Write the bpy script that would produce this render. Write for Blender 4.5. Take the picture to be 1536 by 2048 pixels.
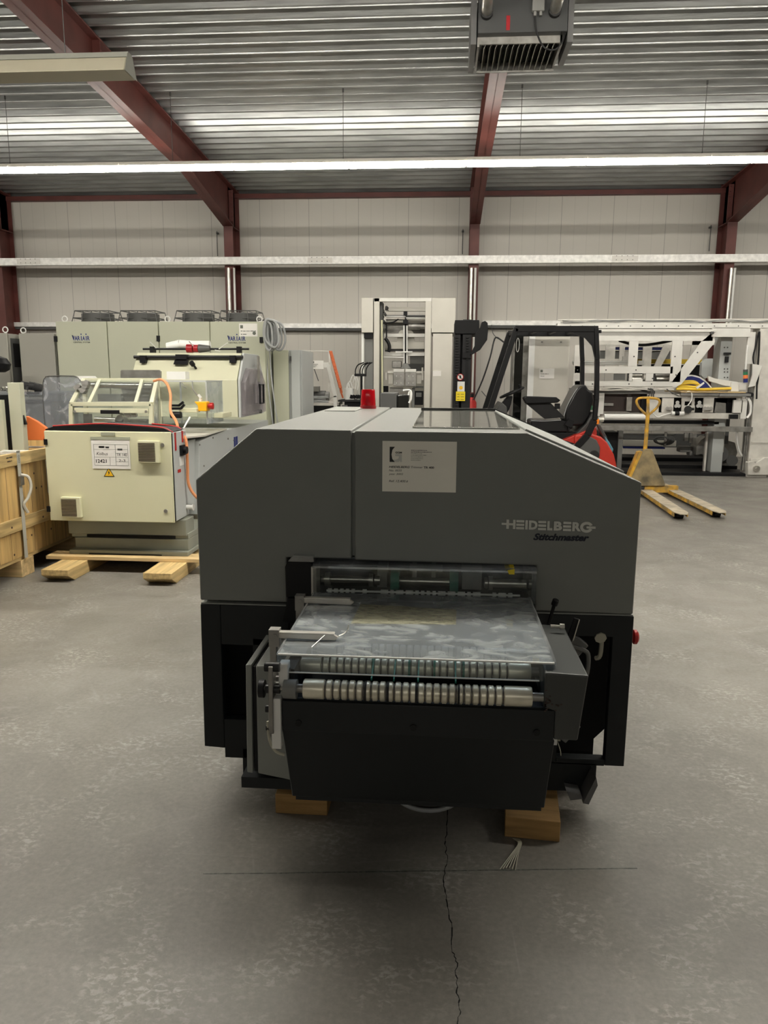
import bpy, bmesh, math, random
from mathutils import Vector, Matrix
random.seed(7)
for o in list(bpy.data.objects): bpy.data.objects.remove(o)
S = bpy.context.scene
COL = S.collection
# ---------------------------------------------------------------- camera
CAM_H, PITCH, ROLL, YAW, F = 1.55, 10.2, .35, 4.2, 1500.0
p, ro, ya = [math.radians(v) for v in (PITCH, ROLL, YAW)]
FW = Vector((-math.sin(ya)*math.cos(p), math.cos(ya)*math.cos(p), -math.sin(p)))
r0 = Vector((math.cos(ya), math.sin(ya), 0)); u0 = r0.cross(FW)
RT = r0*math.cos(ro)+u0*math.sin(ro); UP = u0*math.cos(ro)-r0*math.sin(ro)
cd = bpy.data.cameras.new('camera'); cam = bpy.data.objects.new('camera', cd); COL.objects.link(cam)
cd.sensor_fit = 'HORIZONTAL'; cd.sensor_width = 36; cd.lens = F/1536*36; cd.clip_start = .05; cd.clip_end = 200
mw = Matrix((RT, UP, -FW)).transposed().to_4x4(); mw.translation = (0, 0, CAM_H); cam.matrix_world = mw
S.camera = cam
# ---------------------------------------------------------------- light and exposure
S.view_settings.view_transform = 'Standard'; S.view_settings.look = 'None'
S.view_settings.gamma = 1; S.view_settings.use_curve_mapping = False
S.view_settings.exposure = 0.0
TUBE = 42.0            # radiance of a lit diffuser
OVERHEAD = 104.0       # radiance of the row overhead, just above the trimmer
TUBE_COL = (1, .95, .85)
W = bpy.data.worlds.new('world'); S.world = W; W.use_nodes = True
W.node_tree.nodes['Background'].inputs[0].default_value = (.9, .95, 1, 1)
W.node_tree.nodes['Background'].inputs[1].default_value = .02

# measuring helper: world x, z of a photo pixel at distance Y
def P(px, py, Y):
    d = FW+RT*((px-768)/F)-UP*((py-1024)/F)
    k = Y/d.y
    return (k*d.x, CAM_H+k*d.z)

# ---------------------------------------------------------------- materials
MT = {}
def mat(name, col, rough=.5, metal=0, var=0, scale=6, bump=0, bscale=60, emit=0, trans=0, ior=1.45, alpha=1, var_col=None, spec=.5, coat=0, stretch=None, rvar=0):
    m = bpy.data.materials.new(name); m.use_nodes = True; MT[name] = m
    nt = m.node_tree; b = nt.nodes['Principled BSDF']; L = nt.links
    c = tuple(col)+(1,)
    b.inputs['Base Color'].default_value = c; b.inputs['Roughness'].default_value = rough
    b.inputs['Metallic'].default_value = metal; b.inputs['Specular IOR Level'].default_value = spec
    b.inputs['IOR'].default_value = ior
    if coat: b.inputs['Coat Weight'].default_value = coat; b.inputs['Coat Roughness'].default_value = .08
    if trans: b.inputs['Transmission Weight'].default_value = trans
    if alpha < 1: b.inputs['Alpha'].default_value = alpha
    if emit:
        b.inputs['Emission Color'].default_value = c; b.inputs['Emission Strength'].default_value = emit
    tc = nt.nodes.new('ShaderNodeTexCoord'); mp = nt.nodes.new('ShaderNodeMapping'); L.new(tc.outputs['Object'], mp.inputs[0])
    if stretch: mp.inputs['Scale'].default_value = stretch
    n = nt.nodes.new('ShaderNodeTexNoise'); n.inputs['Scale'].default_value = scale; n.inputs['Detail'].default_value = 6
    L.new(mp.outputs[0], n.inputs['Vector'])
    if not var and not rvar: var = .04
    if var:
        cr = nt.nodes.new('ShaderNodeValToRGB'); cr.color_ramp.elements[0].position = .32; cr.color_ramp.elements[1].position = .68
        a = var_col or tuple(max(0, v*(1-var)) for v in col)
        cr.color_ramp.elements[0].color = tuple(a)+(1,)
        cr.color_ramp.elements[1].color = tuple(min(1, v*(1+var*.4)) for v in col)+(1,)
        L.new(n.outputs['Fac'], cr.inputs[0]); L.new(cr.outputs[0], b.inputs['Base Color'])
    if rvar:
        mr = nt.nodes.new('ShaderNodeMapRange'); mr.inputs['To Min'].default_value = max(.02, rough-rvar); mr.inputs['To Max'].default_value = rough+rvar
        L.new(n.outputs['Fac'], mr.inputs['Value']); L.new(mr.outputs[0], b.inputs['Roughness'])
    if bump:
        n2 = nt.nodes.new('ShaderNodeTexNoise'); n2.inputs['Scale'].default_value = bscale; L.new(mp.outputs[0], n2.inputs['Vector'])
        bp = nt.nodes.new('ShaderNodeBump'); bp.inputs['Strength'].default_value = bump; bp.inputs['Distance'].default_value = .01
        L.new(n2.outputs['Fac'], bp.inputs['Height']); L.new(bp.outputs[0], b.inputs['Normal'])
    return m
mat('red_steel', (.12, .034, .028), .5, var=.25, scale=3)
mat('galv', (.40, .412, .408), .33, .82, var=.3, scale=5, stretch=(.3, 3, 3))
mat('galv_rail', (.82, .81, .78), .45, .25, var=.18, scale=14)
mat('splice', (.66, .64, .60), .5, .3)
mat('alu', (.62, .60, .55), .35, .7, var=.1)
mat('steel', (.60, .58, .53), .28, .9, var=.2, scale=12)
mat('steel_dull', (.32, .31, .29), .45, .8, var=.3, scale=9)
mat('roller', (.82, .78, .64), .34, .55, var=.25, scale=8)
mat('roller_groove', (.10, .09, .08), .5, .5)
mat('machine_grey', (.19, .197, .184), .30, spec=.6, bump=.03, bscale=350, var=.03)
mat('machine_dark', (.013, .015, .016), .5, spec=.35, bump=.03, bscale=300, var=.06)
mat('side_box', (.045, .048, .046), .35)
mat('heater_paint', (.045, .047, .047), .45)
mat('heater_side', (.12, .12, .118), .5)
mat('machine_light', (.26, .27, .25), .4)
mat('black', (.007, .007, .008), .5, var=.2, spec=.3)
mat('black_metal', (.012, .012, .013), .4, var=.2, spec=.4)
mat('matt_black', (.004, .004, .004), .9)
mat('rubber', (.012, .012, .012), .65)
mat('cream', (.66, .645, .445), .42, var=.04, scale=2)
mat('cream_hood', (.54, .535, .39), .42, var=.04, scale=2)
mat('cream_dark', (.36, .37, .28), .45, var=.05, scale=2)
mat('cabinet_green', (.48, .49, .38), .42, var=.04, scale=1.5)
mat('cabinet_grey', (.33, .32, .28), .5, var=.05, scale=1.5)
mat('light_grey', (.46, .48, .47), .42, var=.04, scale=2)
mat('base_grey', (.27, .28, .23), .45, var=.08)
mat('white_paint', (.66, .65, .61), .4, var=.08, scale=5)
mat('white_dirty', (.60, .58, .53), .5, var=.16, scale=7)
mat('off_white', (.56, .54, .48), .45, var=.05, scale=3)
mat('paper', (.78, .76, .72), .7, var=.02)
mat('sheet_paper', (.82, .79, .70), .7, var=.02)
mat('ink', (.02, .02, .02), .6)
mat('ink_grey', (.13, .14, .12), .6)
mat('ink_blue', (.01, .02, .16), .5)
mat('navy', (.006, .009, .02), .4)
mat('badge', (.60, .60, .55), .35)
mat('yellow', (.80, .62, .02), .5)
mat('warning', (.85, .50, .02), .45)
mat('yellow_plastic', (.85, .42, .01), .4)
mat('jack_yellow', (.62, .34, .03), .5, var=.5, scale=9, var_col=(.22, .16, .07))
mat('jack_worn', (.30, .23, .12), .6, var=.6, scale=6, var_col=(.10, .085, .055))
mat('fork_top', (.46, .40, .30), .55, var=.35, scale=9)
mat('hose_yellow', (.75, .52, .05), .45)
mat('red', (.45, .015, .012), .35)
mat('red_dark', (.30, .01, .015), .35)
mat('forklift_red', (.50, .035, .022), .35, var=.15)
mat('orange', (.85, .22, .06), .5)
mat('orange_cable', (.70, .28, .12), .5)
mat('orange_strap', (.45, .10, .03), .7, var=.3, scale=30)
mat('green_belt', (.01, .16, .11), .5)
mat('green', (.02, .18, .08), .5)
mat('blue', (.01, .03, .30), .4)
mat('skyblue', (.12, .35, .45), .6)
mat('brown_box', (.045, .028, .022), .5, var=.2)
mat('grey_cable', (.34, .35, .35), .5)
mat('beige_cable', (.42, .40, .32), .5)
mat('dark_grey', (.08, .08, .078), .5)
mat('slate', (.06, .075, .10), .5, var=.4, scale=7)
mat('mid_grey', (.20, .20, .19), .5)
mat('plastic_white', (.75, .75, .72), .4)
mat('beacon_red', (.55, .005, .012), .12, trans=.35, var=.05)
mat('seat_vinyl', (.012, .012, .013), .3)
mat('wood_board', (.62, .45, .22), .6, var=.35, scale=2.2, stretch=(.6, 12, 12), bump=.1)
mat('wood_x', (.66, .48, .24), .6, var=.3, scale=2.5, stretch=(1, 14, 14), bump=.08)
mat('wood_y', (.58, .42, .19), .6, var=.4, scale=2.5, stretch=(14, 1, 14), bump=.08)
mat('wood_z', (.60, .40, .16), .6, var=.35, scale=2.5, stretch=(9, 9, .7), bump=.08)
mat('wood_old', (.34, .20, .07), .7, var=.4, scale=4, stretch=(1, 8, 8), bump=.15)
mat('strap_grey', (.42, .41, .36), .7)
mat('strap_white', (.62, .60, .53), .7)
mat('tube_lit', TUBE_COL, .5, emit=TUBE, var=.0001)
mat('tube_overhead', TUBE_COL, .5, emit=OVERHEAD, var=.0001)
mat('diffuser_off', (.40, .37, .28), .35, trans=.15)
mat('fixture', (.22, .22, .19), .5)
mat('fixture_lit_housing', (.6, .58, .52), .5)
mat('amber', (.9, .25, .02), .3)
def glass(name, col, rough, fac, dirt=0, dcol=(.55, .56, .50), dscale=7, dlo=.5, dhi=.62, stretch=(1, 1, 1)):
    # thin clear sheet: transparent with fresnel gloss, plus smears of dust
    m = bpy.data.materials.new(name); m.use_nodes = True; MT[name] = m; nt = m.node_tree; L = nt.links; nt.nodes.clear()
    out = nt.nodes.new('ShaderNodeOutputMaterial'); tr = nt.nodes.new('ShaderNodeBsdfTransparent'); tr.inputs[0].default_value = tuple(col)+(1,)
    gl = nt.nodes.new('ShaderNodeBsdfGlossy'); gl.inputs['Roughness'].default_value = rough
    fr = nt.nodes.new('ShaderNodeLayerWeight'); fr.inputs[0].default_value = .5
    pw = nt.nodes.new('ShaderNodeMath'); pw.operation = 'POWER'; pw.inputs[1].default_value = 4.0; L.new(fr.outputs['Facing'], pw.inputs[0])
    ml = nt.nodes.new('ShaderNodeMath'); ml.operation = 'MULTIPLY'; ml.inputs[1].default_value = .8; L.new(pw.outputs[0], ml.inputs[0])
    ad = nt.nodes.new('ShaderNodeMath'); ad.operation = 'ADD'; ad.inputs[1].default_value = fac+.03; ad.use_clamp = True; L.new(ml.outputs[0], ad.inputs[0])
    mx = nt.nodes.new('ShaderNodeMixShader'); L.new(ad.outputs[0], mx.inputs[0]); L.new(tr.outputs[0], mx.inputs[1]); L.new(gl.outputs[0], mx.inputs[2])
    df = nt.nodes.new('ShaderNodeBsdfDiffuse'); df.inputs[0].default_value = tuple(dcol)+(1,)
    tc = nt.nodes.new('ShaderNodeTexCoord'); mp = nt.nodes.new('ShaderNodeMapping'); mp.inputs['Scale'].default_value = stretch
    L.new(tc.outputs['Object'], mp.inputs[0])
    n = nt.nodes.new('ShaderNodeTexNoise'); n.inputs['Scale'].default_value = dscale; n.inputs['Detail'].default_value = 9; n.inputs['Distortion'].default_value = 1.6
    L.new(mp.outputs[0], n.inputs['Vector'])
    mr = nt.nodes.new('ShaderNodeMapRange'); mr.inputs['From Min'].default_value = dlo; mr.inputs['From Max'].default_value = dhi
    mr.inputs['To Min'].default_value = dirt*.35; mr.inputs['To Max'].default_value = dirt; L.new(n.outputs['Fac'], mr.inputs['Value'])
    m2 = nt.nodes.new('ShaderNodeMixShader'); L.new(mr.outputs[0], m2.inputs[0]); L.new(mx.outputs[0], m2.inputs[1]); L.new(df.outputs[0], m2.inputs[2])
    L.new(m2.outputs[0], out.inputs[0]); return m
glass('clear', (.93, .95, .95), .04, .02, .06)
glass('clear_dusty', (.86, .90, .93), .06, .03, .30, (.50, .52, .56), 5)
glass('clear_dirty', (.60, .66, .75), .09, .06, .56, (.50, .53, .52), 8, .44, .76, (1, 1.8, 1))
glass('reflection_tint', (.8, .8, .7), .2, .03, .55, (.40, .39, .29), 12, .30, .60, (1, 4, 1))  # pale streaky tint that paints a reflection on the table cover
glass('clear_edge', (.80, .84, .86), .12, .25, .25, (.7, .72, .72))
glass('lid', (.75, .75, .72), .03, .06, .05)
glass('tinted', (.28, .28, .28), .03, .06, .02)
glass('clear_purple', (.88, .84, .86), .08, .05, .30, (.62, .58, .60), 3)
glass('wrap', (.74, .77, .80), .10, .06, .42, (.50, .51, .54), 6)

def floor_mat():
    m = bpy.data.materials.new('concrete'); m.use_nodes = True; MT['concrete'] = m; nt = m.node_tree; L = nt.links; b = nt.nodes['Principled BSDF']
    tc = nt.nodes.new('ShaderNodeTexCoord')
    def noise(scale, det=8, dist=0, st=None):
        mp = nt.nodes.new('ShaderNodeMapping'); L.new(tc.outputs['Object'], mp.inputs[0])
        if st: mp.inputs['Scale'].default_value = st
        n = nt.nodes.new('ShaderNodeTexNoise'); n.inputs['Scale'].default_value = scale; n.inputs['Detail'].default_value = det; n.inputs['Distortion'].default_value = dist
        n.inputs['Roughness'].default_value = .65
        L.new(mp.outputs[0], n.inputs['Vector']); return n.outputs['Fac']
    def ramp(src, stops):
        r = nt.nodes.new('ShaderNodeValToRGB'); e = r.color_ramp.elements
        e[0].position, e[0].color = stops[0][0], tuple(stops[0][1])+(1,); e[1].position, e[1].color = stops[1][0], tuple(stops[1][1])+(1,)
        L.new(src, r.inputs[0]); return r.outputs[0]
    def mix(fac, a, c, mode='MIX', k=None):
        x = nt.nodes.new('ShaderNodeMix'); x.data_type = 'RGBA'; x.blend_type = mode
        if fac is None: x.inputs[0].default_value = k
        else: L.new(fac, x.inputs[0])
        for i, v in ((6, a), (7, c)):
            if isinstance(v, tuple): x.inputs[i].default_value = v+(1,)
            else: L.new(v, x.inputs[i])
        return x.outputs[2]
    base = ramp(noise(.9, 8, .6), [(.3, (.148, .138, .120)), (.7, (.218, .204, .180))])
    fine = ramp(noise(55, 6), [(.3, (.82,)*3), (.7, (1.1,)*3)])
    c = mix(None, base, fine, 'MULTIPLY', 1)
    # worn pale scuffs
    sc = nt.nodes.new('ShaderNodeMath'); sc.operation = 'MULTIPLY'
    a1 = ramp(noise(2.2, 9, .4), [(.48, (0,)*3), (.66, (1,)*3)]); a2 = ramp(noise(38, 10, .5, (1, 1.5, 1)), [(.49, (0,)*3), (.60, (1,)*3)])
    L.new(a1, sc.inputs[0]); L.new(a2, sc.inputs[1])
    c = mix(sc.outputs[0], c, (.34, .325, .295))
    # dark stains
    d = ramp(noise(1.7, 6, .8, (1.1, .9, 1)), [(.60, (0,)*3), (.74, (.55,)*3)])
    c = mix(d, c, (.10, .092, .08))
    # scratches: thin voronoi edges, stretched
    for st, ang in (((1.1, .35, 1), .5), ((.5, 1.4, 1), -.3)):
        mp = nt.nodes.new('ShaderNodeMapping'); mp.inputs['Scale'].default_value = st; mp.inputs['Rotation'].default_value = (0, 0, ang); L.new(tc.outputs['Object'], mp.inputs[0])
        v = nt.nodes.new('ShaderNodeTexVoronoi'); v.feature = 'DISTANCE_TO_EDGE'; v.inputs['Scale'].default_value = 1.6; L.new(mp.outputs[0], v.inputs['Vector'])
        r = ramp(v.outputs['Distance'], [(.0, (1,)*3), (.006, (0,)*3)])
        mm = nt.nodes.new('ShaderNodeMath'); mm.operation = 'MULTIPLY'; L.new(r, mm.inputs[0]); L.new(ramp(noise(3.1, 5), [(.5, (0,)*3), (.7, (.45,)*3)]), mm.inputs[1])
        c = mix(mm.outputs[0], c, (.30, .29, .27))
    L.new(c, b.inputs['Base Color'])
    rr = ramp(noise(3, 8, .5), [(.3, (.33,)*3), (.7, (.58,)*3)]); L.new(rr, b.inputs['Roughness'])
    bp = nt.nodes.new('ShaderNodeBump'); bp.inputs['Strength'].default_value = .25; bp.inputs['Distance'].default_value = .004; L.new(noise(28, 8), bp.inputs['Height']); L.new(bp.outputs[0], b.inputs['Normal'])
floor_mat()
def panel_mat():
    m = bpy.data.materials.new('sandwich_panel'); m.use_nodes = True; MT['sandwich_panel'] = m; nt = m.node_tree; L = nt.links; b = nt.nodes['Principled BSDF']
    tc = nt.nodes.new('ShaderNodeTexCoord'); sp = nt.nodes.new('ShaderNodeSeparateXYZ'); L.new(tc.outputs['Object'], sp.inputs[0])
    ad = nt.nodes.new('ShaderNodeMath'); ad.operation = 'ADD'; L.new(sp.outputs[0], ad.inputs[0]); L.new(sp.outputs[1], ad.inputs[1])
    def line(pitch, w):
        a = nt.nodes.new('ShaderNodeMath'); a.operation = 'PINGPONG'; a.inputs[1].default_value = pitch/2; L.new(ad.outputs[0], a.inputs[0])
        c = nt.nodes.new('ShaderNodeMath'); c.operation = 'LESS_THAN'; c.inputs[1].default_value = w; L.new(a.outputs[0], c.inputs[0]); return c.outputs[0]
    def mix(f, a, c):
        x = nt.nodes.new('ShaderNodeMix'); x.data_type = 'RGBA'; L.new(f, x.inputs[0])
        if isinstance(a, tuple): x.inputs[6].default_value = a+(1,)
        else: L.new(a, x.inputs[6])
        x.inputs[7].default_value = c+(1,); return x.outputs[2]
    c = mix(line(.25, .006), (.56, .535, .485), (.50, .48, .435))
    c = mix(line(1.0, .006), c, (.34, .33, .30))
    L.new(c, b.inputs['Base Color']); b.inputs['Roughness'].default_value = .5
panel_mat()

# ---------------------------------------------------------------- mesh builder
class MB:
    def __init__(s): s.bm = bmesh.new(); s.M = Matrix(); s.mi = 0
    def _add(s, vs, fs):
        v = [s.bm.verts.new(s.M @ Vector(c)) for c in vs]
        for f in fs:
            try: g = s.bm.faces.new([v[i] for i in f]); g.material_index = s.mi
            except ValueError: pass
        return v
    def box(s, x0, x1, y0, y1, z0, z1):
        x0, x1 = sorted((x0, x1)); y0, y1 = sorted((y0, y1)); z0, z1 = sorted((z0, z1))
        s._add([(x0,y0,z0),(x1,y0,z0),(x1,y1,z0),(x0,y1,z0),(x0,y0,z1),(x1,y0,z1),(x1,y1,z1),(x0,y1,z1)],
               [(3,2,1,0),(4,5,6,7),(0,1,5,4),(1,2,6,5),(2,3,7,6),(3,0,4,7)]); return s
    def prism(s, poly, a0, a1, axis='y'):
        # poly in the plane across the axis: y -> (x,z); x -> (y,z); z -> (x,y)
        def c(u, v, w): return {'y': (u, w, v), 'x': (w, u, v), 'z': (u, v, w)}[axis]
        ar = sum(poly[i][0]*poly[(i+1) % len(poly)][1]-poly[(i+1) % len(poly)][0]*poly[i][1] for i in range(len(poly)))
        if ar < 0: poly = poly[::-1]
        n = len(poly); vs = [c(u, v, a0) for u, v in poly]+[c(u, v, a1) for u, v in poly]
        fs = [tuple(range(n)), tuple(range(2*n-1, n-1, -1))]+[(i, i+n, (i+1) % n+n, (i+1) % n) for i in range(n)]
        if axis != 'y': fs = [f[::-1] for f in fs]
        s._add(vs, fs); return s
    def cyl(s, a, b, r, r2=None, n=16, caps=True):
        a, b = Vector(a), Vector(b); d = (b-a).normalized(); r2 = r if r2 is None else r2
        t = d.orthogonal().normalized(); w = d.cross(t)
        vs = []
        for q, rr in ((a, r), (b, r2)):
            for i in range(n):
                an = 2*math.pi*i/n; vs.append(q+t*math.cos(an)*rr+w*math.sin(an)*rr)
        fs = [(i, (i+1) % n, (i+1) % n+n, i+n) for i in range(n)]
        if caps: fs += [tuple(range(n-1, -1, -1)), tuple(range(n, 2*n))]
        s._add(vs, fs); return s
    def bar(s, a, b, w, h):
        # square bar between two points: w across, h the other way
        a, b = Vector(a), Vector(b); d = (b-a).normalized(); up = Vector((0, 0, 1)) if abs(d.z) < .95 else Vector((0, 1, 0))
        t = d.cross(up).normalized()*w/2; u = t.cross(d).normalized()*h/2
        vs = [q+i*t+j*u for q in (a, b) for i, j in ((-1,-1),(1,-1),(1,1),(-1,1))]
        s._add(vs, [(0,1,2,3),(7,6,5,4),(0,4,5,1),(1,5,6,2),(2,6,7,3),(3,7,4,0)]); return s
    def tube(s, pts, r, n=8, smooth=4, closed=False):
        pts = [Vector(q) for q in pts]
        if smooth and len(pts) > 2:
            out = []; N = len(pts)
            rng = range(N) if closed else range(N-1)
            for i in rng:
                p0 = pts[(i-1) % N] if closed or i else pts[0]; p1 = pts[i]; p2 = pts[(i+1) % N]; p3 = pts[(i+2) % N] if closed or i+2 < N else pts[-1]
                for k in range(smooth):
                    t = k/smooth
                    out.append(.5*((2*p1)+(p2-p0)*t+(2*p0-5*p1+4*p2-p3)*t*t+(3*p1-p0-3*p2+p3)*t**3))
            if not closed: out.append(pts[-1])
            pts = out
        N = len(pts); rings = []; prev = None
        for i, q in enumerate(pts):
            if closed: d = pts[(i+1) % N]-pts[i-1]
            else: d = pts[min(i+1, N-1)]-pts[max(i-1, 0)]
            d.normalize()
            if prev is None: t = d.orthogonal().normalized()
            else:
                t = prev-d*prev.dot(d); t = t.normalized() if t.length > 1e-6 else d.orthogonal().normalized()
            prev = t; w = d.cross(t)
            rings.append([s.bm.verts.new(s.M @ (q+t*math.cos(2*math.pi*k/n)*r+w*math.sin(2*math.pi*k/n)*r)) for k in range(n)])
        for i in range(N if closed else N-1):
            A, B = rings[i], rings[(i+1) % N]
            for k in range(n):
                f = s.bm.faces.new((A[k], A[(k+1) % n], B[(k+1) % n], B[k])); f.material_index = s.mi
        if not closed:
            s.bm.faces.new(rings[0][::-1]).material_index = s.mi; s.bm.faces.new(rings[-1]).material_index = s.mi
        return s
    def lathe(s, prof, origin, axis=(0, 0, 1), n=20):
        # prof: (radius, height) pairs along the axis
        o = Vector(origin); d = Vector(axis).normalized(); t = d.orthogonal().normalized(); w = d.cross(t)
        rings = [[s.bm.verts.new(s.M @ (o+d*h+t*math.cos(2*math.pi*k/n)*max(r, 1e-5)+w*math.sin(2*math.pi*k/n)*max(r, 1e-5))) for k in range(n)] for r, h in prof]
        for A, B in zip(rings, rings[1:]):
            for k in range(n): s.bm.faces.new((A[k], A[(k+1) % n], B[(k+1) % n], B[k])).material_index = s.mi
        s.bm.faces.new(rings[0][::-1]).material_index = s.mi; s.bm.faces.new(rings[-1]).material_index = s.mi
        return s
    def text(s, body, x0, x1, z0, z1, Y, shear=0, offset=0, depth=.0006):
        # letters standing in the x-z plane, fitted to the given box, facing -y
        cu = bpy.data.curves.new('lettering', 'FONT'); cu.body = body; cu.shear = shear; cu.offset = offset; cu.resolution_u = 3
        ob = bpy.data.objects.new('lettering', cu); COL.objects.link(ob)
        dg = bpy.context.evaluated_depsgraph_get(); dg.update(); me = bpy.data.meshes.new_from_object(ob.evaluated_get(dg))
        vs = [v.co.copy() for v in me.vertices]; fs = [tuple(q.vertices) for q in me.polygons]
        bpy.data.objects.remove(ob); bpy.data.curves.remove(cu); bpy.data.meshes.remove(me)
        if not vs: return s
        ax, bx = min(v.x for v in vs), max(v.x for v in vs); az, bz = min(v.y for v in vs), max(v.y for v in vs)
        s._add([(x0+(v.x-ax)/(bx-ax)*(x1-x0), Y-depth, z0+(v.y-az)/(bz-az)*(z1-z0)) for v in vs], fs)
        return s
    def scribble(s, x0, x1, z0, z1, Y):
        # a line of print too small to read: short strokes broken into words
        x = x0; h = z1-z0; rnd = random.Random(int((x0+z0)*1e5))
        while x < x1:
            w = min(rnd.uniform(1.2, 3.5)*h, x1-x); s.box(x, x+w, Y-.0004, Y, z0+h*rnd.uniform(.1, .3), z1-h*rnd.uniform(0, .3)); x += w+h*.5
        return s
    # boxes given by a photo rectangle lying on the plane at distance Y
    def pb(s, a, b, c, d, Y, depth, grow=0):
        xl, zt = P(a, b, Y); xr, zb = P(c, d, Y)
        return s.box(xl-grow, xr+grow, Y, Y+depth, zb-grow, zt+grow)
    def pp(s, pts, Y, depth): return s.prism([P(u, v, Y) for u, v in pts], Y, Y+depth)
    def done(s, name, m, parent=None, bevel=0, local=False, seg=2, smooth=True):
        me = bpy.data.meshes.new(name); o = bpy.data.objects.new(name, me); COL.objects.link(o)
        if parent is not None:
            o.parent = parent
            if not local: s.bm.transform(WM[parent.name].inverted())
            WM[o.name] = WM[parent.name]
        else: WM[o.name] = Matrix()
        if name not in ('ceiling', 'floor_crack', 'trim_3'): bmesh.ops.recalc_face_normals(s.bm, faces=s.bm.faces[:])
        s.bm.normal_update()
        if smooth:
            for f in s.bm.faces: f.smooth = True
            for e in s.bm.edges:
                if len(e.link_faces) == 2 and e.calc_face_angle(0) > .6: e.smooth = False
        s.bm.to_mesh(me); s.bm.free()
        for k in (m if isinstance(m, (list, tuple)) else [m]): me.materials.append(MT[k])
        if bevel:
            md = o.modifiers.new('bevel', 'BEVEL'); md.width = bevel; md.segments = seg; md.limit_method = 'ANGLE'; md.angle_limit = .6
            md.harden_normals = False
        return o
WM = {}
def tag(o, label, cat, group=None, kind=None):
    if label: o['label'] = label
    if cat: o['category'] = cat
    if group: o['group'] = group
    if kind: o['kind'] = kind
    return o
def thing(name, label, cat, loc=(0, 0, 0), rz=0, group=None):
    o = bpy.data.objects.new(name, None); COL.objects.link(o); o.empty_display_size = .1
    o.location = loc; o.rotation_euler = (0, 0, rz)
    WM[o.name] = Matrix.Translation(loc) @ Matrix.Rotation(rz, 4, 'Z')
    return tag(o, label, cat, group)
def copy_tree(o, loc, label, parent=None):
    c = o.copy(); COL.objects.link(c); c.parent = parent
    if parent is None: c.location = loc; c['label'] = label
    for ch in [q for q in bpy.data.objects if q.parent == o]: copy_tree(ch, None, None, c)
    return c
def struct(o): o['kind'] = 'structure'; return o

# ================================================================ the hall
YW = 15.70
def zc(y): return 5.15+.05*(YW-y)
struct(MB().box(-18, 18, -18, YW+.1, -.15, 0).done('floor', 'concrete'))
struct(MB().box(-18, 18, YW, YW+.12, 0, 5.4).done('wall_back', 'sandwich_panel'))
struct(MB().box(-18.12, -18, -18, YW, 0, 6.8).done('wall_left', 'sandwich_panel'))
struct(MB().box(18, 18.12, -18, YW, 0, 6.8).done('wall_right', 'sandwich_panel'))
struct(MB().box(-18, 18, -18.12, -18, 0, 6.8).done('wall_front', 'sandwich_panel'))
m = MB(); prof = []; y = YW; pitch = .252
while y > -18:
    # trapezoidal deck, ribs parallel to the far wall
    for dy, dz in ((0, 0), (.042, 0), (.046, .002), (.049, .006), (.078, .083), (.082, .088), (.087, .090), (.205, .090), (.210, .088), (.214, .083), (.246, .004), (.249, .001)):
        prof.append((y-dy, zc(y-dy)+dz))
    y -= pitch
vs = [(-18, a, b) for a, b in prof]+[(18, a, b) for a, b in prof]; n = len(prof)
m._add(vs, [(i, i+1, i+1+n, i+n) for i in range(n-1)])
struct(m.done('ceiling', 'galv'))
# eave beam along the top of the far wall
struct(MB().box(-18, 18, YW-.14, YW-.001, 5.04, 5.125).done('trim_1', 'red_steel'))
# portal frames: column + haunch + rafter, I-section
def frame(x, label):
    t = thing('portal_frame', label, 'steel frame', (x, 15.3, 0), group='red steel portal frames along the hall')
    yf, yb, zb = 15.08, 15.6, 4.42
    MB().box(x-.09, x+.09, yf, yf+.02, 0, zb).box(x-.006, x+.006, yf+.02, yb-.02, 0, 5.2).box(x-.09, x+.09, yb-.02, yb, 0, 5.2)\
        .box(x-.09, x+.09, yf+.02, yb-.02, zb-.01, zb+.01).done('column', 'red_steel', t)
    h = .47; y1 = 12.6; y0 = -17.9
    fl = [(yf, zb), (y1, zc(y1)-h), (y0, zc(y0)-h)]
    m = MB()
    for a, b in zip(fl, fl[1:]):
        m.prism([(a[0], a[1]), (b[0], b[1]), (b[0], b[1]+.02), (a[0], a[1]+.02)], x-.1, x+.1, 'x')
    m.prism([(yb, zc(yb)-.005), (y0, zc(y0)-.005), (y0, zc(y0)-.025), (yb, zc(yb)-.025)], x-.1, x+.1, 'x')
    m.prism(fl+[(y0, zc(y0)-.02), (yb, zc(yb)-.02), (yb, zb)], x-.006, x+.006, 'x')
    for yy in (9.4, 5.2): m.box(x-.1, x+.1, yy, yy+.015, zc(yy)-h, zc(yy)-.02)
    m.done('rafter', 'red_steel', t)
    m = MB().box(x-.095, x+.095, yf+.07, yf+.09, zb, 5.1)
    m.done('end_plate', 'red_steel', t)
    m = MB()
    for i in range(7):
        for sx in (-.06, .06): m.cyl((x+sx, yf+.05, zb+.1+i*.09), (x+sx, yf+.11, zb+.1+i*.09), .014, n=6)
    m.done('bolt_row', 'red_steel', t)
xs = [P(5, 640, 15.1)[0], P(461, 600, 15.1)[0], P(946, 600, 15.1)[0], P(1452, 600, 15.1)[0]]
for x, l in zip(xs, ('red steel portal frame at the far left edge, only its column showing', 'red steel portal frame whose rafter crosses the ceiling at upper left',
                     'red steel portal frame in the middle, rafter passing behind the ceiling heater', 'red steel portal frame on the right above the white machine line')): frame(x, l)
# thin purlin of the next bay at the top left
tag(MB().box(-12, xs[1]-.1, 8.95, 9.05, 5.02, 5.12).done('tie_beam', 'red_steel'), 'thin dark red tie beam reaching the left rafter at top left', 'steel beam')
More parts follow.
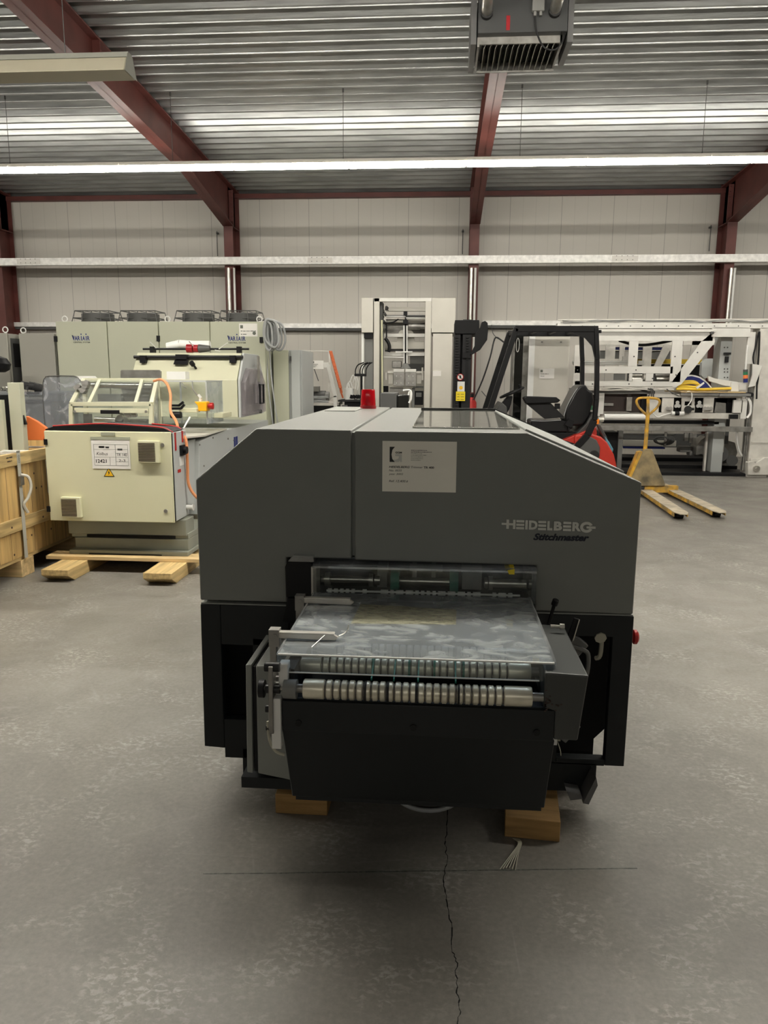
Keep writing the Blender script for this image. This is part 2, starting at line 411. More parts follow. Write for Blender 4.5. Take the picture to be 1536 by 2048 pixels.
# upper galvanised rail, splice plates
YR = 15.02
zt, zb2 = P(768, 512, YR-.08)[1], P(768, 527, YR-.08)[1]
r = thing('wall_rail', 'long galvanised steel rail running across all columns above the machines', 'rail', (0, YR, zb2))
MB().box(-14, 14, YR-.08, YR-.06, zb2, zt).box(-14, 14, YR-.06, YR+.05, zt-.008, zt).box(-14, 14, YR-.06, YR+.05, zb2, zb2+.008).done('rail_profile', 'galv_rail', r)
for px in (57, 640, 1250):
    x = P(px, 519, YR-.08)[0]; MB().box(x-.24, x+.24, YR-.086, YR-.08, zb2+.02, zt-.02).done('splice_plate', 'splice', r)
    m = MB()
    for i in range(4):
        for k in (0, 1): m.cyl((x-.16+i*.1, YR-.092, zb2+.045+k*.07), (x-.16+i*.1, YR-.086, zb2+.045+k*.07), .008, n=6)
    m.done('bolt_row', 'dark_grey', r)
# lower wall rails, one per bay
def low_rail(p0, p1, py, label):
    x0, x1 = P(p0, py, 15.5)[0], P(p1, py, 15.5)[0]; z = P(700, py, 15.5)[1]
    t = thing('lower_rail', label, 'rail', ((x0+x1)/2, 15.55, z-.06), group='low galvanised wall rails')
    MB().box(x0, x1, 15.5, 15.69, z-.05, z+.04).done('rail_profile', 'galv_rail', t)
    MB().box(x0, x1, 15.53, 15.69, z-.1, z-.05).done('painted_shadow_lip', 'dark_grey', t)  # dark box paints the shade under the rail
low_rail(25, 443, 649, 'low galvanised rail on the wall left, beside the tall louvred cabinet')
low_rail(482, 929, 651, 'low galvanised rail on the wall behind the tall white tower')
low_rail(966, 1424, 645, 'low galvanised rail on the wall behind the forklift')
# conduits beside columns and little rods on the wall
def conduit(px, y0, y1, Y, r, mt, label, g='conduit pipes beside the columns'):
    x, za = P(px, y0, Y); z1 = P(px, y1, Y)[1]
    if y1 > 800: z1 = 0
    tag(MB().cyl((x, Y, z1), (x, Y, za), r, n=10).done('conduit', mt), label, 'pipe', g)
for px, mt, r, l in ((457, 'steel', .035, 'bright pipe on the second column from the left'), (468, 'plastic_white', .02, 'thin white pipe right of the bright one on the second column'),
                     (943, 'steel', .03, 'bright pipe on the middle column'), (951, 'plastic_white', .022, 'thin white pipe right of the bright one on the middle column'),
                     (1463, 'steel', .03, 'bright pipe on the right column'), (1470, 'plastic_white', .022, 'thin white pipe right of the bright one on the right column')):
    conduit(px, 536, 990, 15.0, r, mt, l)
for px, y0, y1, l in ((433, 462, 512, 'short thin rod on the wall left of the second column'), (926, 458, 508, 'short thin rod on the wall left of the middle column'), (1423, 450, 502, 'short thin rod on the wall left of the right column')):
    x, za = P(px, y0, 15.6); z1 = P(px, y1, 15.6)[1]
    tag(MB().cyl((x, 15.62, z1), (x, 15.62, za), .008, n=6).box(x-.02, x+.02, 15.63, YW-.003, za-.05, za-.02).done('wall_rod', 'dark_grey'), l, 'rod', 'short rods on the wall')
# ---------------------------------------------------------------- light fittings
def fitting(x, y, z, lit, label, group, w=.075, h=.045, length=1.618):
    t = thing('light_fitting', label, 'light', (x, y, z), group=group)
    l = length/2
    MB().prism([(y-.05, z+.015), (y+.05, z+.015), (y+.04, z+.06), (y-.04, z+.06)], x-l, x+l, 'x').done('housing', 'fixture_lit_housing' if lit else 'fixture', t)
    MB().prism([(y-.045, z+.015), (y+.045, z+.015), (y+w, z-h), (y-w, z-h)], x-l+.01, x+l-.01, 'x').done('diffuser', ('tube_overhead' if lit == 2 else 'tube_lit') if lit else 'diffuser_off', t, bevel=.008)
    for s_ in (-1, 1): MB().prism([(y-.055, z+.045), (y+.055, z+.045), (y+w+.006, z-h-.004), (y-w-.006, z-h-.004)], x+s_*l-.001, x+s_*l+.001, 'x').done('end_cap', 'fixture_lit_housing' if lit else 'fixture', t)
    return t
YL, ZL = 10.97, 4.44
first = None
pos = ['leftmost', 'second', 'third', 'fourth', 'fifth', 'sixth', 'seventh', 'eighth']
k = 0
for i in range(-4, 12):
    x = -7.0+i*1.62
    vis = -7.2 < x < 5.2
    l = 'lit strip light segment, %s from the left in the bright row crossing the picture' % pos[min(k, 7)] if vis else 'lit strip light segment of the bright row, beyond the picture edge'
    if vis: k += 1
    if first is None: first = fitting(x, YL, ZL, True, l, 'lit strip lights in the bright row')
    else: copy_tree(first, (x, YL, ZL), l)
over = fitting(-5*1.62+.4, 4.4, 4.5, 2, 'lit strip light segment in the row overhead above the trimmer', 'lit strip lights overhead')
for i in range(-4, 5): copy_tree(over, (i*1.62+.4, 4.4, 4.5), 'lit strip light segment in the row overhead above the trimmer')
for i in range(-3, 4): copy_tree(first, (i*2.9+.4, -8.1, 4.6), 'unseen strip light segment added behind the camera as fill light').__setitem__('group', 'unseen fill lights added behind the camera')  # unseen row added behind the camera to brighten the trimmer front
for i in range(3): fitting(P(255, 140, 7.1)[0]-.8-i*1.62, 7.15, 4.33, False, 'unlit strip light with a beige cover at top left, %s' % ('end of the row' if i == 0 else 'next to the end one' if i == 1 else 'third from the end'), 'unlit strip lights at top left', .13, .12)
for px, py, py2 in ((10, 195, 333), (340, 184, 329), (686, 177, 326), (1045, 169, 318), (1415, 163, 312)):
    x = P(px, py, 10.97)[0]
    tag(MB().cyl((x, YL, ZL+.05), (x, YL, zc(YL)+.02), .004, n=6).cyl((x, YL, zc(YL)-.03), (x, YL, zc(YL)+.02), .012, n=6).tube([(x, YL-.02, ZL+.05), (x, YL, ZL+.10), (x, YL+.02, ZL+.05)], .004, 5).done('hanging_wire', 'dark_grey'),
        'thin wire holding up the bright light row, %s' % {10: 'at the far left edge', 340: 'beside the left rafter', 686: 'in the middle bay', 1045: 'right of the middle rafter', 1415: 'near the right edge'}[px], 'wire', 'suspension wires of the light row')
for px in (130,):
    tag(MB().cyl((P(px, 100, 7.15)[0], 7.15, 4.38), (P(px, 100, 7.15)[0], 7.15, zc(7.15)), .004, n=6).done('hanging_wire', 'dark_grey'), 'thin wire above the unlit strip light at top left', 'wire')
# ---------------------------------------------------------------- ceiling heater
t = thing('air_heater', 'grey gas air heater with twin flue pipes hanging under the ceiling', 'heater', (.66, 7.8, 4.5))
xa, xb = .275, 1.075; yh = 7.5
MB().box(xa, xb, yh, yh+.62, 4.62, 4.95).done('casing', 'heater_paint', t, bevel=.006)
MB().box(xa-.06, xa-.01, yh+.05, yh+.72, 4.55, 5.0).done('side_bracket', 'heater_side', t)
MB().box(xb+.01, xb+.06, yh+.05, yh+.6, 4.55, 5.0).done('side_bracket', 'heater_side', t)
for sx in (xa-.035, xb+.035): MB().cyl((sx, yh+.4, 4.9), (sx, yh+.4, zc(yh+.4)), .012, n=8).done('hanger_rod', 'steel_dull', t)
MB().box(xa+.02, xb-.03, yh+.08, yh+.1, 4.56, 4.62).box(xa+.02, xb-.03, yh+.62, yh+.64, 4.52, 4.62).box(xa, xa+.02, yh+.08, yh+.64, 4.54, 4.62).box(xb-.05, xb-.03, yh+.08, yh+.64, 4.54, 4.62).done('outlet_frame', 'steel_dull', t)
MB().box(xa+.05, xb-.06, yh+.1, yh+.62, 4.605, 4.618).done('burner_plate', 'matt_black', t)
for i in range(13):
    x = xa+.06+i*.052
    MB().prism([(x, 4.53), (x+.035, 4.60), (x+.038, 4.60), (x+.004, 4.53)], yh+.1, yh+.62).done('fin', 'steel', t)
for cx, tip in ((xa+.075, (xa+.04, yh-1.9, 5.10)), (xb-.12, (xb-.02, yh-1.9, 5.10))):
    MB().cyl((cx, yh-.045, 4.78), (cx, yh, 4.78), .055, n=20).done('flue_collar', 'rubber', t)
    MB().cyl((cx, yh-.03, 4.79), tip, .05, n=20).done('flue_pipe', 'steel', t)
x = xa+.27; MB().box(x-.017, x+.017, yh-.002, yh, 4.64, 4.76).done('rating_label', 'red_dark', t)
x, z = xa+.53, 4.82
jb = MB().box(x-.055, x+.055, yh-.05, yh, z-.045, z+.05).done('junction_box', 'mid_grey', t, bevel=.006)
MB().cyl((x-.025, yh-.025, z-.045), (x-.025, yh-.025, z-.08), .014, n=10).cyl((x+.025, yh-.025, z-.045), (x+.025, yh-.025, z-.08), .014, n=10).done('cable_gland', 'mid_grey', jb)
MB().tube([(x-.025, yh-.025, z-.08), (x-.01, yh-.03, z-.2), (x+.06, yh-.04, z-.34), (x+.17, yh-.03, z-.36), (x+.24, yh, z-.26), (xb-.02, yh+.05, z-.15)], .008, 6).done('cable', 'rubber', t)

# ================================================================ the trimmer in the foreground
t = TR = thing('trimmer', 'large dark grey paper trimmer with sloping hood and roller delivery table, in front', 'machine', (-.085, 3.4, .085))
Yf, Yb = 2.54, 4.52
# upper cover, left and right halves
L1 = [(-.847, .757), (-.53, .757), (-.53, .922), (-.2995, .922), (-.2995, 1.372), (-.628, 1.374), (-.847, 1.193)]
MB().prism(L1, Yf, Yb).done('left_cover', 'machine_grey', t, bevel=.006, seg=3)
R1 = [(-.289, .918), (.341, .914), (.341, .752), (.677, .749), (.677, 1.208), (.292, 1.369), (-.289, 1.370)]
MB().prism(R1, Yf, Yb).done('right_cover', 'machine_grey', t, bevel=.006, seg=3)
MB().box(-.31, -.28, Yf+.02, Yb-.05, .93, 1.362).done('seam_strip', 'machine_light', t)
# tinted lid window, flat part and the part following the slope
MB().box(-.098, .285, 2.70, 4.16, 1.370, 1.376).done('lid_window', 'lid', t, bevel=.002)
MB().box(-.088, .275, 2.72, 4.14, 1.3705, 1.3715).done('window_well', 'mid_grey', t)
nx, nz = .385, .161; ln = math.hypot(nx, nz); nx, nz = nz/ln, nx/ln
def sl(u, d): return (.292+.385*u+nx*d, 1.369-.161*u+nz*d)
MB().prism([sl(.03, 0), sl(.95, 0), sl(.95, .008), sl(.03, .008)], 2.72, 4.35).done('slope_window', 'machine_light', t, bevel=.002)
MB().prism([sl(.02, .0), sl(.96, .0), sl(.96, .014), sl(.02, .014)], 4.35, 4.38).box(-.104, .3, 4.16, 4.19, 1.37, 1.384).done('window_frame', 'black_metal', t)
# small flap at the left rear of the top
MB().box(-.60, -.44, 3.9, 4.35, 1.373, 1.377).done('top_flap', 'machine_light', t)
# base
zt = .742
m = MB()
m.prism([(-.847, zt), (-.852, .192), (-.775, .188), (-.775, .30), (-.775, zt)], Yf, Yf+.04)
m.box(-.775, -.52, Yf, Yf+.04, .592, zt).box(-.775, -.52, Yf, Yf+.04, .150, .303).box(-.709, .585, Yf, Yf+.04, .076, .19)
m.box(-.66, -.4, Yf, Yf+.04, .19, .62).box(-.53, -.43, Yf, Yf+.04, .592, .70)
m.box(.33, .44, Yf, Yf+.04, .18, .69).box(.33, .617, Yf, Yf+.04, .665, zt).box(.612, .681, Yf, Yf+.04, .182, zt).box(.44, .612, Yf, Yf+.04, .18, .205)
m.done('front_frame', 'machine_dark', t, bevel=.003)
MB().box(-.847, -.835, Yf+.04, Yb, .20, zt).done('side_panel', 'machine_dark', t)
MB().prism([(-.60, .08), (.600, .08), (.600, .215), (.655, .275), (.655, .70), (-.83, .70), (-.83, .21), (-.60, .21)], Yf+.14, Yb-.05).done('inner_housing', 'matt_black', t)
MB().box(-.83, .66, Yf+.16, Yb-.05, .702, .74).box(-.5, .33, Yf+.3, Yb-.06, .74, .925).done('deck', 'matt_black', t)
MB().box(.35, .678, Yf+.004, Yf+.03, .742, .747).box(-.845, -.53, Yf+.004, Yf+.03, .742, .747).done('painted_gap_highlight', 'machine_light', t)  # pale strips paint the highlight in the gap under the covers
MB().box(-.62, .50, 2.72, Yb-.2, .085, .12).done('base_rail', 'black', t)
# black bracket left of the opening
MB().prism([(-.528, .785), (-.435, .785), (-.428, .80), (-.43, .905), (-.44, .915), (-.52, .915), (-.530, .895)], Yf-.03, Yf+.12).done('hood_bracket', 'black', t, bevel=.004)
MB().prism([(-.52, .915), (-.428, .915), (-.43, .935), (-.50, .937)], Yf-.028, Yf+.06).done('bracket_cap', 'clear_edge', t)
MB().prism([(-.54, .70), (-.43, .68), (-.43, .785), (-.52, .785)], Yf-.04, Yf+.05).done('hinge_block', 'black', t)
# clear hood over the outfeed shafts
MB().box(-.43, .338, 2.50, 2.506, .79, .905).done('hood_front', 'clear', t)
MB().box(-.43, .338, 2.50, 2.60, .905, .912).done('hood_top', 'clear_dusty', t)
MB().box(-.43, .338, 2.496, 2.506, .898, .905).box(-.43, .338, 2.59, 2.60, .911, .917).done('hood_edge', 'clear_edge', t)
MB().box(.322, .338, 2.50, 2.60, .79, .905).done('hood_side', 'clear_edge', t)
MB().box(-.436, -.418, 2.50, 2.58, .79, .90).done('side_plate', 'alu', t)
MB().prism([(.233, .909), (.262, .915), (.262, .909)], 2.51, 2.58).prism([(.238, .907), (.262, .912), (.262, .893), (.244, .893)], 2.4945, 2.4955).done('warning_sticker', 'yellow', t)
ys, zs = 2.62, .826
sh = MB().cyl((-.42, ys, zs), (-.24, ys, zs), .012, n=16).cyl((-.14, ys, zs), (.045, ys, zs), .013, n=16).cyl((.195, ys, zs), (.318, ys, zs), .016, n=16).done('drive_shaft', 'steel', t)
for x, w_, rr in ((-.405, .018, .026), (-.245, .016, .024), (-.225, .02, .018), (.185, .014, .026), (.17, .012, .02)): MB().cyl((x, ys, zs), (x+w_, ys, zs), rr, n=20).done('shaft_collar', 'steel', sh)
for x in (-.165, .046): 
    m = MB(); m.tube([(x+.015, ys-.038, zs), (x+.015, ys, zs+.045), (x+.015, ys+.04, zs+.02), (x+.015, ys+.03, zs-.03), (x+.015, ys-.02, zs-.035)], .001, 4, closed=True)
    m = MB().cyl((x, ys, zs+.005), (x+.03, ys, zs+.005), .043, n=26).done('green_belt', 'green_belt', t)
MB().box(-.10, .02, ys+.05, ys+.06, .85, .875).box(-.09, -.075, ys+.04, ys+.06, .83, .89).box(-.02, -.005, ys+.04, ys+.06, .83, .89).box(.09, .16, ys, ys+.08, .80, .89).box(-.215, -.18, ys, ys+.08, .80, .88).done('bearing_bracket', 'steel_dull', t)
m = MB().cyl((-.39, 2.55, .803), (.29, 2.55, .803), .004, n=8); x = -.385
while x < .26:
    wdt = random.choice((.012, .014, .026)); 
    if random.random() > .12: m.cyl((x, 2.55, .803), (x+wdt, 2.55, .803), .0085, n=10)
    x += wdt+.008
m.done('bead_shaft', 'plastic_white', t)
MB().box(-.415, .318, 2.50, 2.506, .783, .789).done('table_edge_bar', 'alu', t)
# delivery table
YT = 1.87
MB().box(-.42, .315, YT+.02, YT+.035, .605, .69).box(-.41, .315, YT, YT+.012, .605, .692).done('upper_apron', 'machine_dark', t, bevel=.003)
MB().prism([(YT, .608), (YT+.012, .608), (2.0, .345), (1.985, .343)], -.41, .318, 'x').done('lower_apron', 'machine_dark', t, bevel=.003)
for x in (-.365, -.055, .27): MB().cyl((x, YT-.004, .63), (x, YT, .63), .009, n=12).done('screw', 'black', t)
MB().box(-.40, .31, 1.99, 2.50, .33, .36).prism([(1.89, .70), (2.52, .70), (2.52, .36), (1.995, .35), (1.89, .60)], -.405, -.39, 'x').prism([(1.89, .70), (2.52, .70), (2.52, .36), (1.995, .35), (1.89, .60)], .295, .31, 'x').box(-.39, .30, YT+.05, 2.53, .58, .66).done('table_frame', 'machine_dark', t)
# right hand side box
MB().prism([(.315, .61), (.378, .61), (.397, .792), (.285, .797), (.285, .70), (.315, .69)], YT, 2.27).done('side_box', 'side_box', t, bevel=.005, seg=3)
MB().box(.31, .335, YT+.06, YT+.1, .565, .612).done('spacer', 'plastic_white', t)
m = MB(); random.seed(3)
for i in range(26):
    a = random.uniform(0, 6.28); d = abs(random.gauss(0, .018)); x, z = .298+math.cos(a)*d*1.4, .715+math.sin(a)*d
    x = max(x, .289); m.box(x-.002, x+.003, YT-.0012, YT-.0002, z-.0015, z+.002)
m.done('chipped_paint', 'brown_box', t)
# rollers
def grooved(x0, x1, y, z, r, name, dark):
    prof = []; L_ = x1-x0
    e = .055
    prof += [(r*.93, 0), (r, .003), (r, e)]; x = e; gi = 0; grooves = []
    while x < L_-e-.005:
        prof += [(r*.84, x+.003), (r*.84, x+.0065), (r, x+.0095), (r, min(x+.020, L_))]; grooves.append(x+.0048); x += .0205
    prof += [(r, L_-.003), (r*.93, L_)]
    o = MB().lathe(prof, (x0, y, z), (1, 0, 0), 28).done(name, 'roller', t)
    m = MB()
    for g in grooves: m.cyl((x0+g-.0022, y, z), (x0+g+.0022, y, z), r*.865, n=24, caps=False)
    m.done('groove_ring', 'roller_groove', o)
    for g in dark: MB().cyl((x0+g, y, z), (x0+g+.006, y, z), r*1.01, n=24).done('belt_ring', 'green_belt' if name == 'upper_roller' else 'rubber', o)
    return o
grooved(-.352, .255, 1.885, .722, .0265, 'front_roller', (.165, .225, .300, .412))
MB().cyl((-.40, 1.885, .722), (-.352, 1.885, .722), .012, n=14).done('roller_axle', 'steel_dull', t)
MB().cyl((.255, 1.885, .722), (.285, 1.885, .722), .012, n=14).done('roller_axle', 'steel_dull', t)
grooved(-.375, .262, 1.985, .752, .0255, 'upper_roller', (.20, .30, .37, .45))
MB().cyl((-.41, 1.985, .752), (-.375, 1.985, .752), .012, n=14).done('roller_axle', 'steel_dull', t)
MB().cyl((.262, 1.985, .752), (.29, 1.985, .752), .012, n=14).done('roller_axle', 'steel_dull', t)
grooved(-.35, .262, 2.10, .755, .020, 'rear_roller', (.2, .4))
for x in (-.17, -.11, -.045, .055): MB().bar((x, 1.89, .751), (x, 1.985, .781), .004, .003).done('cord_belt', 'green_belt', t)
MB().box(-.41, -.38, 1.90, 2.02, .70, .77).done('bearing_block', 'machine_dark', t)
MB().cyl((.268, 1.99, .785), (.285, 1.99, .785), .008, n=10).done('brass_knob', 'yellow', t)
# table deck beneath the cover with slightly open belts
MB().box(-.39, .29, 2.13, 2.5, .765, .78).done('table_deck', 'slate', t)
m = MB()
for i in range(9): m.box(-.36+i*.078, -.335+i*.078, 2.12, 2.5, .7805, .784)
m.done('conveyor_belt', 'dark_grey', t)
# clear table cover, bent down at the sides and front
cov = MB().box(-.423, .312, 1.90, 2.495, .808, .812).done('table_cover', 'clear_dirty', t)
MB().box(-.423, .312, 1.896, 1.900, .762, .812).done('front_lip', 'clear', cov)
MB().prism([(1.90, .81), (2.495, .81), (2.495, .77), (1.90, .765)], -.427, -.423, 'x').done('side_lip', 'clear_dusty', cov)
MB().prism([(1.90, .81), (2.49, .81), (2.49, .78), (1.90, .768)], .312, .316, 'x').done('side_lip', 'clear_edge', cov)
MB().cyl((-.423, 1.898, .812), (.312, 1.898, .812), .003, n=8).cyl((-.425, 1.898, .762), (.275, 1.898, .762), .0022, n=8).done('polished_edge', 'plastic_white', cov)
MB().cyl((-.425, 1.9, .812), (-.425, 2.49, .812), .004, n=8).done('bent_edge', 'clear_edge', cov)
MB().cyl((.314, 1.9, .812), (.314, 2.49, .812), .006, n=8).done('bent_edge', 'clear_edge', cov)
MB().prism([(-.258, 2.17), (.06, 2.19), (.065, 2.34), (-.25, 2.37)], .8123, .8126, 'z').done('painted_reflection', 'reflection_tint', cov)  # thin pale sheet paints the reflection seen on the cover
# support arms over the cover
for y_, x0, x1 in ((2.02, -.475, -.275), (2.36, -.465, -.270)):
    m = MB().prism([(x0, .835), (x1-.012, .829), (x1, .822), (x1-.010, .812), (x0+.02, .815)], y_-.006, y_+.006); m.box(x0, x1-.012, y_-.008, y_+.012, .829, .834)
    a_ = m.done('support_arm', 'alu', t, bevel=.0015)
    MB().box(x0, x0+.03, y_-.01, y_+.02, .79, .84).cyl((x0+.018, y_-.013, .822), (x0+.018, y_-.009, .822), .007, n=12).done('clamp', 'steel_dull', a_)
    MB().bar((x0+.01, y_+.01, .80), (x0+.01, y_+.01, .70), .018, .025).done('arm_post', 'steel_dull', t)
MB().tube([(-.275, 2.02, .825), (-.262, 2.04, .826), (-.255, 2.07, .828), (-.257, 2.10, .83)], .002, 6).done('bent_wire', 'steel', t)
MB().bar((-.34, 1.95, .816), (-.31, 1.985, .838), .002, .002).bar((-.34, 1.95, .79), (-.34, 1.95, .816), .002, .002).done('bent_wire', 'steel', t)
# linkage at the left end of the front roller
lk = thing if False else None
x = -.435
MB().prism([(1.86, .79), (1.885, .795), (1.90, .73), (1.89, .60), (1.87, .585), (1.85, .62), (1.855, .72)], x-.008, x+.004, 'x').done('link_plate', 'steel_dull', t, bevel=.002)
for dy, dz, rr in ((-.0, .785, .013), (0, .722, .012), (.0, .61, .008), (.0, .665, .010)): MB().cyl((x-.02, 1.875+dy, dz), (x+.02, 1.875+dy, dz), rr, n=14).done('pivot_pin', 'black_metal', t)
MB().cyl((x-.036, 1.875, .722), (x-.022, 1.875, .722), .024, n=20).done('hand_knob', 'black', t)
MB().cyl((x-.03, 1.875, .722), (-.35, 1.885, .722), .006, n=10).done('axle', 'steel', t)
MB().cyl((-.405, 1.88, .722), (-.37, 1.88, .722), .026, n=22).done('roller_hub', 'mid_grey', t)
MB().box(-.438, -.412, 1.862, 1.888, .555, .70).done('stand_strip', 'plastic_white', t, bevel=.002)
MB().box(-.42, -.395, 1.88, 1.92, .72, .79).done('small_bracket', 'plastic_white', t, bevel=.003)
m = MB()
for i in range(5): m.box(-.44+.004*i, -.425+.004*i, 1.90, 1.91, .70+.018*i, .71+.018*i)
m.done('bracket_teeth', 'steel_dull', t)
MB().tube([(-.45, 1.872, .63), (-.447, 1.87, .58), (-.43, 1.87, .545), (-.405, 1.87, .535)], .004, 6).done('hose', 'beige_cable', t)
# light grey control cabinet behind the table, left
c = MB().prism([(-.558, .662), (-.40, .662), (-.40, .27), (-.560, .298)], 2.18, 2.46).done('control_cabinet', 'machine_light', t, bevel=.004)
MB().prism([(-.590, .664), (-.571, .664), (-.576, .298), (-.595, .30)], 2.18, 2.46).done('cabinet_door', 'machine_light', c, bevel=.003)
MB().box(-.572, -.557, 2.19, 2.45, .30, .655).done('door_seal', 'black', c)
MB().box(-.62, -.39, 2.2, 2.5, .235, .272).done('cabinet_shelf', 'machine_dark', t)
# levers, knob and button right of the table
MB().bar((.372, 2.42, .745), (.388, 2.41, .822), .010, .012).cyl((.386, 2.41, .815), (.391, 2.405, .835), .011, n=10).done('lever_handle', 'black', t, bevel=.002)
MB().bar((.423, 2.33, .715), (.445, 2.32, .80), .020, .008).done('lever_handle', 'black', t, bevel=.002)
MB().bar((.435, 2.31, .73), (.451, 2.31, .80), .003, .003).done('lever_rim', 'steel', t)
MB().cyl((.345, 2.20, .812), (.375, 2.20, .812), .005, n=10).cyl((.372, 2.20, .812), (.386, 2.20, .812), .009, n=10).done('clamp_screw', 'steel', t)
MB().cyl((.681, 2.60, .648), (.697, 2.60, .648), .016, n=16).lathe([(.019, 0), (.026, .004), (.026, .014), (.018, .020)], (.695, 2.60, .648), (1, 0, 0), 20).done('emergency_button', 'red', t)
# contents of the open compartment on the right
bx = 2.60
for cx, cz, w_ in ((.475, .60, .05), (.475, .29, .042)):
    m = MB(); m.M = Matrix.Translation((cx, bx, cz)) @ Matrix.Rotation(math.radians(38), 4, 'Y'); m.box(-w_, w_, 0, .03, -w_, w_); m.done('limit_switch', 'mid_grey', t, bevel=.003)
    MB().cyl((cx+.005, bx-.003, cz), (cx+.005, bx, cz), .008, n=12).done('screw', 'steel', t)
MB().tube([(.41, 2.58, .60), (.46, 2.56, .625), (.52, 2.57, .605), (.54, 2.57, .58), (.535, 2.57, .50), (.50, 2.57, .44), (.43, 2.57, .40), (.38, 2.57, .38)], .008, 8).done('corrugated_hose', 'mid_grey', t)
MB().tube([(.575, 2.57, .675), (.580, 2.56, .655), (.578, 2.56, .59), (.565, 2.57, .575)], .008, 8).done('elbow_hose', 'beige_cable', t)
MB().cyl((.572, 2.54, .66), (.572, 2.58, .672), .021, n=8).done('cable_gland', 'beige_cable', t)
for x, z in ((.508, .70), (.505, .545), (.50, .40), (.487, .258)): MB().box(x-.014, x+.014, bx-.005, bx, z-.005, z+.005).done('terminal_tag', 'mid_grey', t)
m = MB(); random.seed(5)
for i in range(14): 
    x, z = random.uniform(.43, .52), random.uniform(.36, .52); m.cyl((x, bx-.01, z), (x, bx+.02, z), random.uniform(.004, .01), n=8)
m.done('valve_cluster', 'dark_grey', t)
MB().tube([(.40, 2.56, .27), (.405, 2.55, .23), (.41, 2.56, .20)], .002, 5).tube([(.442, 2.56, .265), (.455, 2.55, .23), (.46, 2.56, .20)], .002, 5).box(.43, .455, 2.555, 2.56, .262, .27).done('wire', 'beige_cable', t)
m = MB().prism([(.47, .115), (.52, .108), (.528, .09), (.485, .082)], 2.47, 2.53); m.prism([(.525, .085), (.545, .082), (.572, .155), (.565, .185)], 2.45, 2.53); m.done('foot_bracket', 'heater_side', t)
# beacon
MB().cyl((-.41, 4.30, 1.372), (-.41, 4.30, 1.39), .046, n=24).done('beacon_base', 'red_dark', t)
MB().lathe([(.042, 0), (.043, .01), (.039, .085), (.036, .093), (.0, .094)], (-.41, 4.30, 1.388), (0, 0, 1), 28).done('beacon_lens', 'beacon_red', t)
# information sheet
sx0, sx1, sz0, sz1 = -.193, .0585, 1.164, 1.337; Ys = Yf-.0015
sh = MB().box(sx0, sx1, Ys, Yf-.0005, sz0, sz1).done('information_sheet', 'sheet_paper', t)
def SX(u): return sx0+(u-62)/(1468-62)*(sx1-sx0)
def SZ(v): return sz1-(v-110)/(1095-110)*(sz1-sz0)
m = MB()
def st(txt, u0, u1, v0, v1, **k): m.text(txt, SX(u0), SX(u1), SZ(v1), SZ(v0), Ys, **k)
st('HEIDELBERG', 190, 585, 592, 632, shear=.25, offset=.02); st('Trimmer', 612, 832, 592, 632, shear=.25); st('TR 400', 850, 1045, 594, 636, offset=.025)
st('No. 0035', 190, 435, 660, 700, shear=.25); st('year 2002', 188, 458, 732, 778, shear=.25); st('Ref. 12.400.6', 190, 552, 866, 910, shear=.25)
st('GGM', 308, 432, 314, 350, offset=.03)
m.scribble(SX(605), SX(908), SZ(290), SZ(276), Ys); m.scribble(SX(605), SX(996), SZ(325), SZ(310), Ys)
m.done('printed_text', 'ink', sh)
m = MB()
for i, w_ in enumerate((815, 900, 835, 832, 798)): m.scribble(SX(605), SX(w_), SZ(354+i*32), SZ(343+i*32), Ys)
m.done('printed_address', 'ink_grey', sh)
m = MB(); pts = [(SX(200), SZ(222)), (SX(300), SZ(222)), (SX(252), SZ(280)), (SX(235), SZ(370)), (SX(250), SZ(455)), (SX(300), SZ(515)), (SX(200), SZ(515))]
m.prism(pts, Ys-.0006, Ys-.0001); m.done('printed_logo', 'ink', sh)
m = MB().prism([(SX(305), SZ(362)), (SX(432), SZ(362)), (SX(432), SZ(515)), (SX(402), SZ(515)), (SX(398), SZ(490)), (SX(372), SZ(515)), (SX(300), SZ(515)), (SX(268), SZ(468)), (SX(320), SZ(470)), (SX(365), SZ(448)), (SX(378), SZ(405)), (SX(305), SZ(400))], Ys-.0006, Ys-.0001)
m.done('printed_logo', 'badge', sh)
# badge: wordmark with stepped bars
bx0, bx1, bz0, bz1 = .217, .5325, 1.0355, 1.0785; Yg = Yf-.0008
def U(u): return bx0+(u-22)/(1402-22)*(bx1-bx0)
H_ = (bz1-bz0)*.80
def Vz(k, u): return bz1-.0045+(-.0050)*(u-100)/1300-H_*k*.92
def rct(m, u0, u1, k0, k1): m.prism([(U(u0), Vz(k1, u0)), (U(u1), Vz(k1, u1)), (U(u1), Vz(k0, u1)), (U(u0), Vz(k0, u0))], Yg-.003, Yg)
m = MB()
rct(m, 92, 130, 0, 1); rct(m, 190, 226, 0, 1); rct(m, 22, 92, .36, .58); rct(m, 130, 190, .38, .6)
for u0, u1 in ((238, 355), (562, 678), (930, 1045)):
    for k0 in (0, .39, .76): rct(m, u0, u1, k0, k0+.25)
rct(m, 372, 408, 0, 1)
rct(m, 695, 728, 0, 1); rct(m, 728, 772, .74, 1)
for txt, u0, u1 in (('D', 424, 552), ('B', 790, 912), ('R', 1062, 1190)): m.text(txt, U(u0), U(u1), Vz(1, u0), Vz(0, u0), Yg, offset=.05, depth=.003)
cx, cz, R_ = U(1270), Vz(.52, 1270), H_*.55
arc = [(cx+math.cos(a)*R_*1.15, cz+math.sin(a)*R_) for a in [math.radians(25+i*(310/16)) for i in range(17)]]
arc2 = [(cx+math.cos(a)*R_*.62, cz+math.sin(a)*R_*.5) for a in [math.radians(25+i*(310/16)) for i in range(17)]]
for i in range(16): m.prism([arc[i], arc[i+1], arc2[i+1], arc2[i]], Yg-.003, Yg)
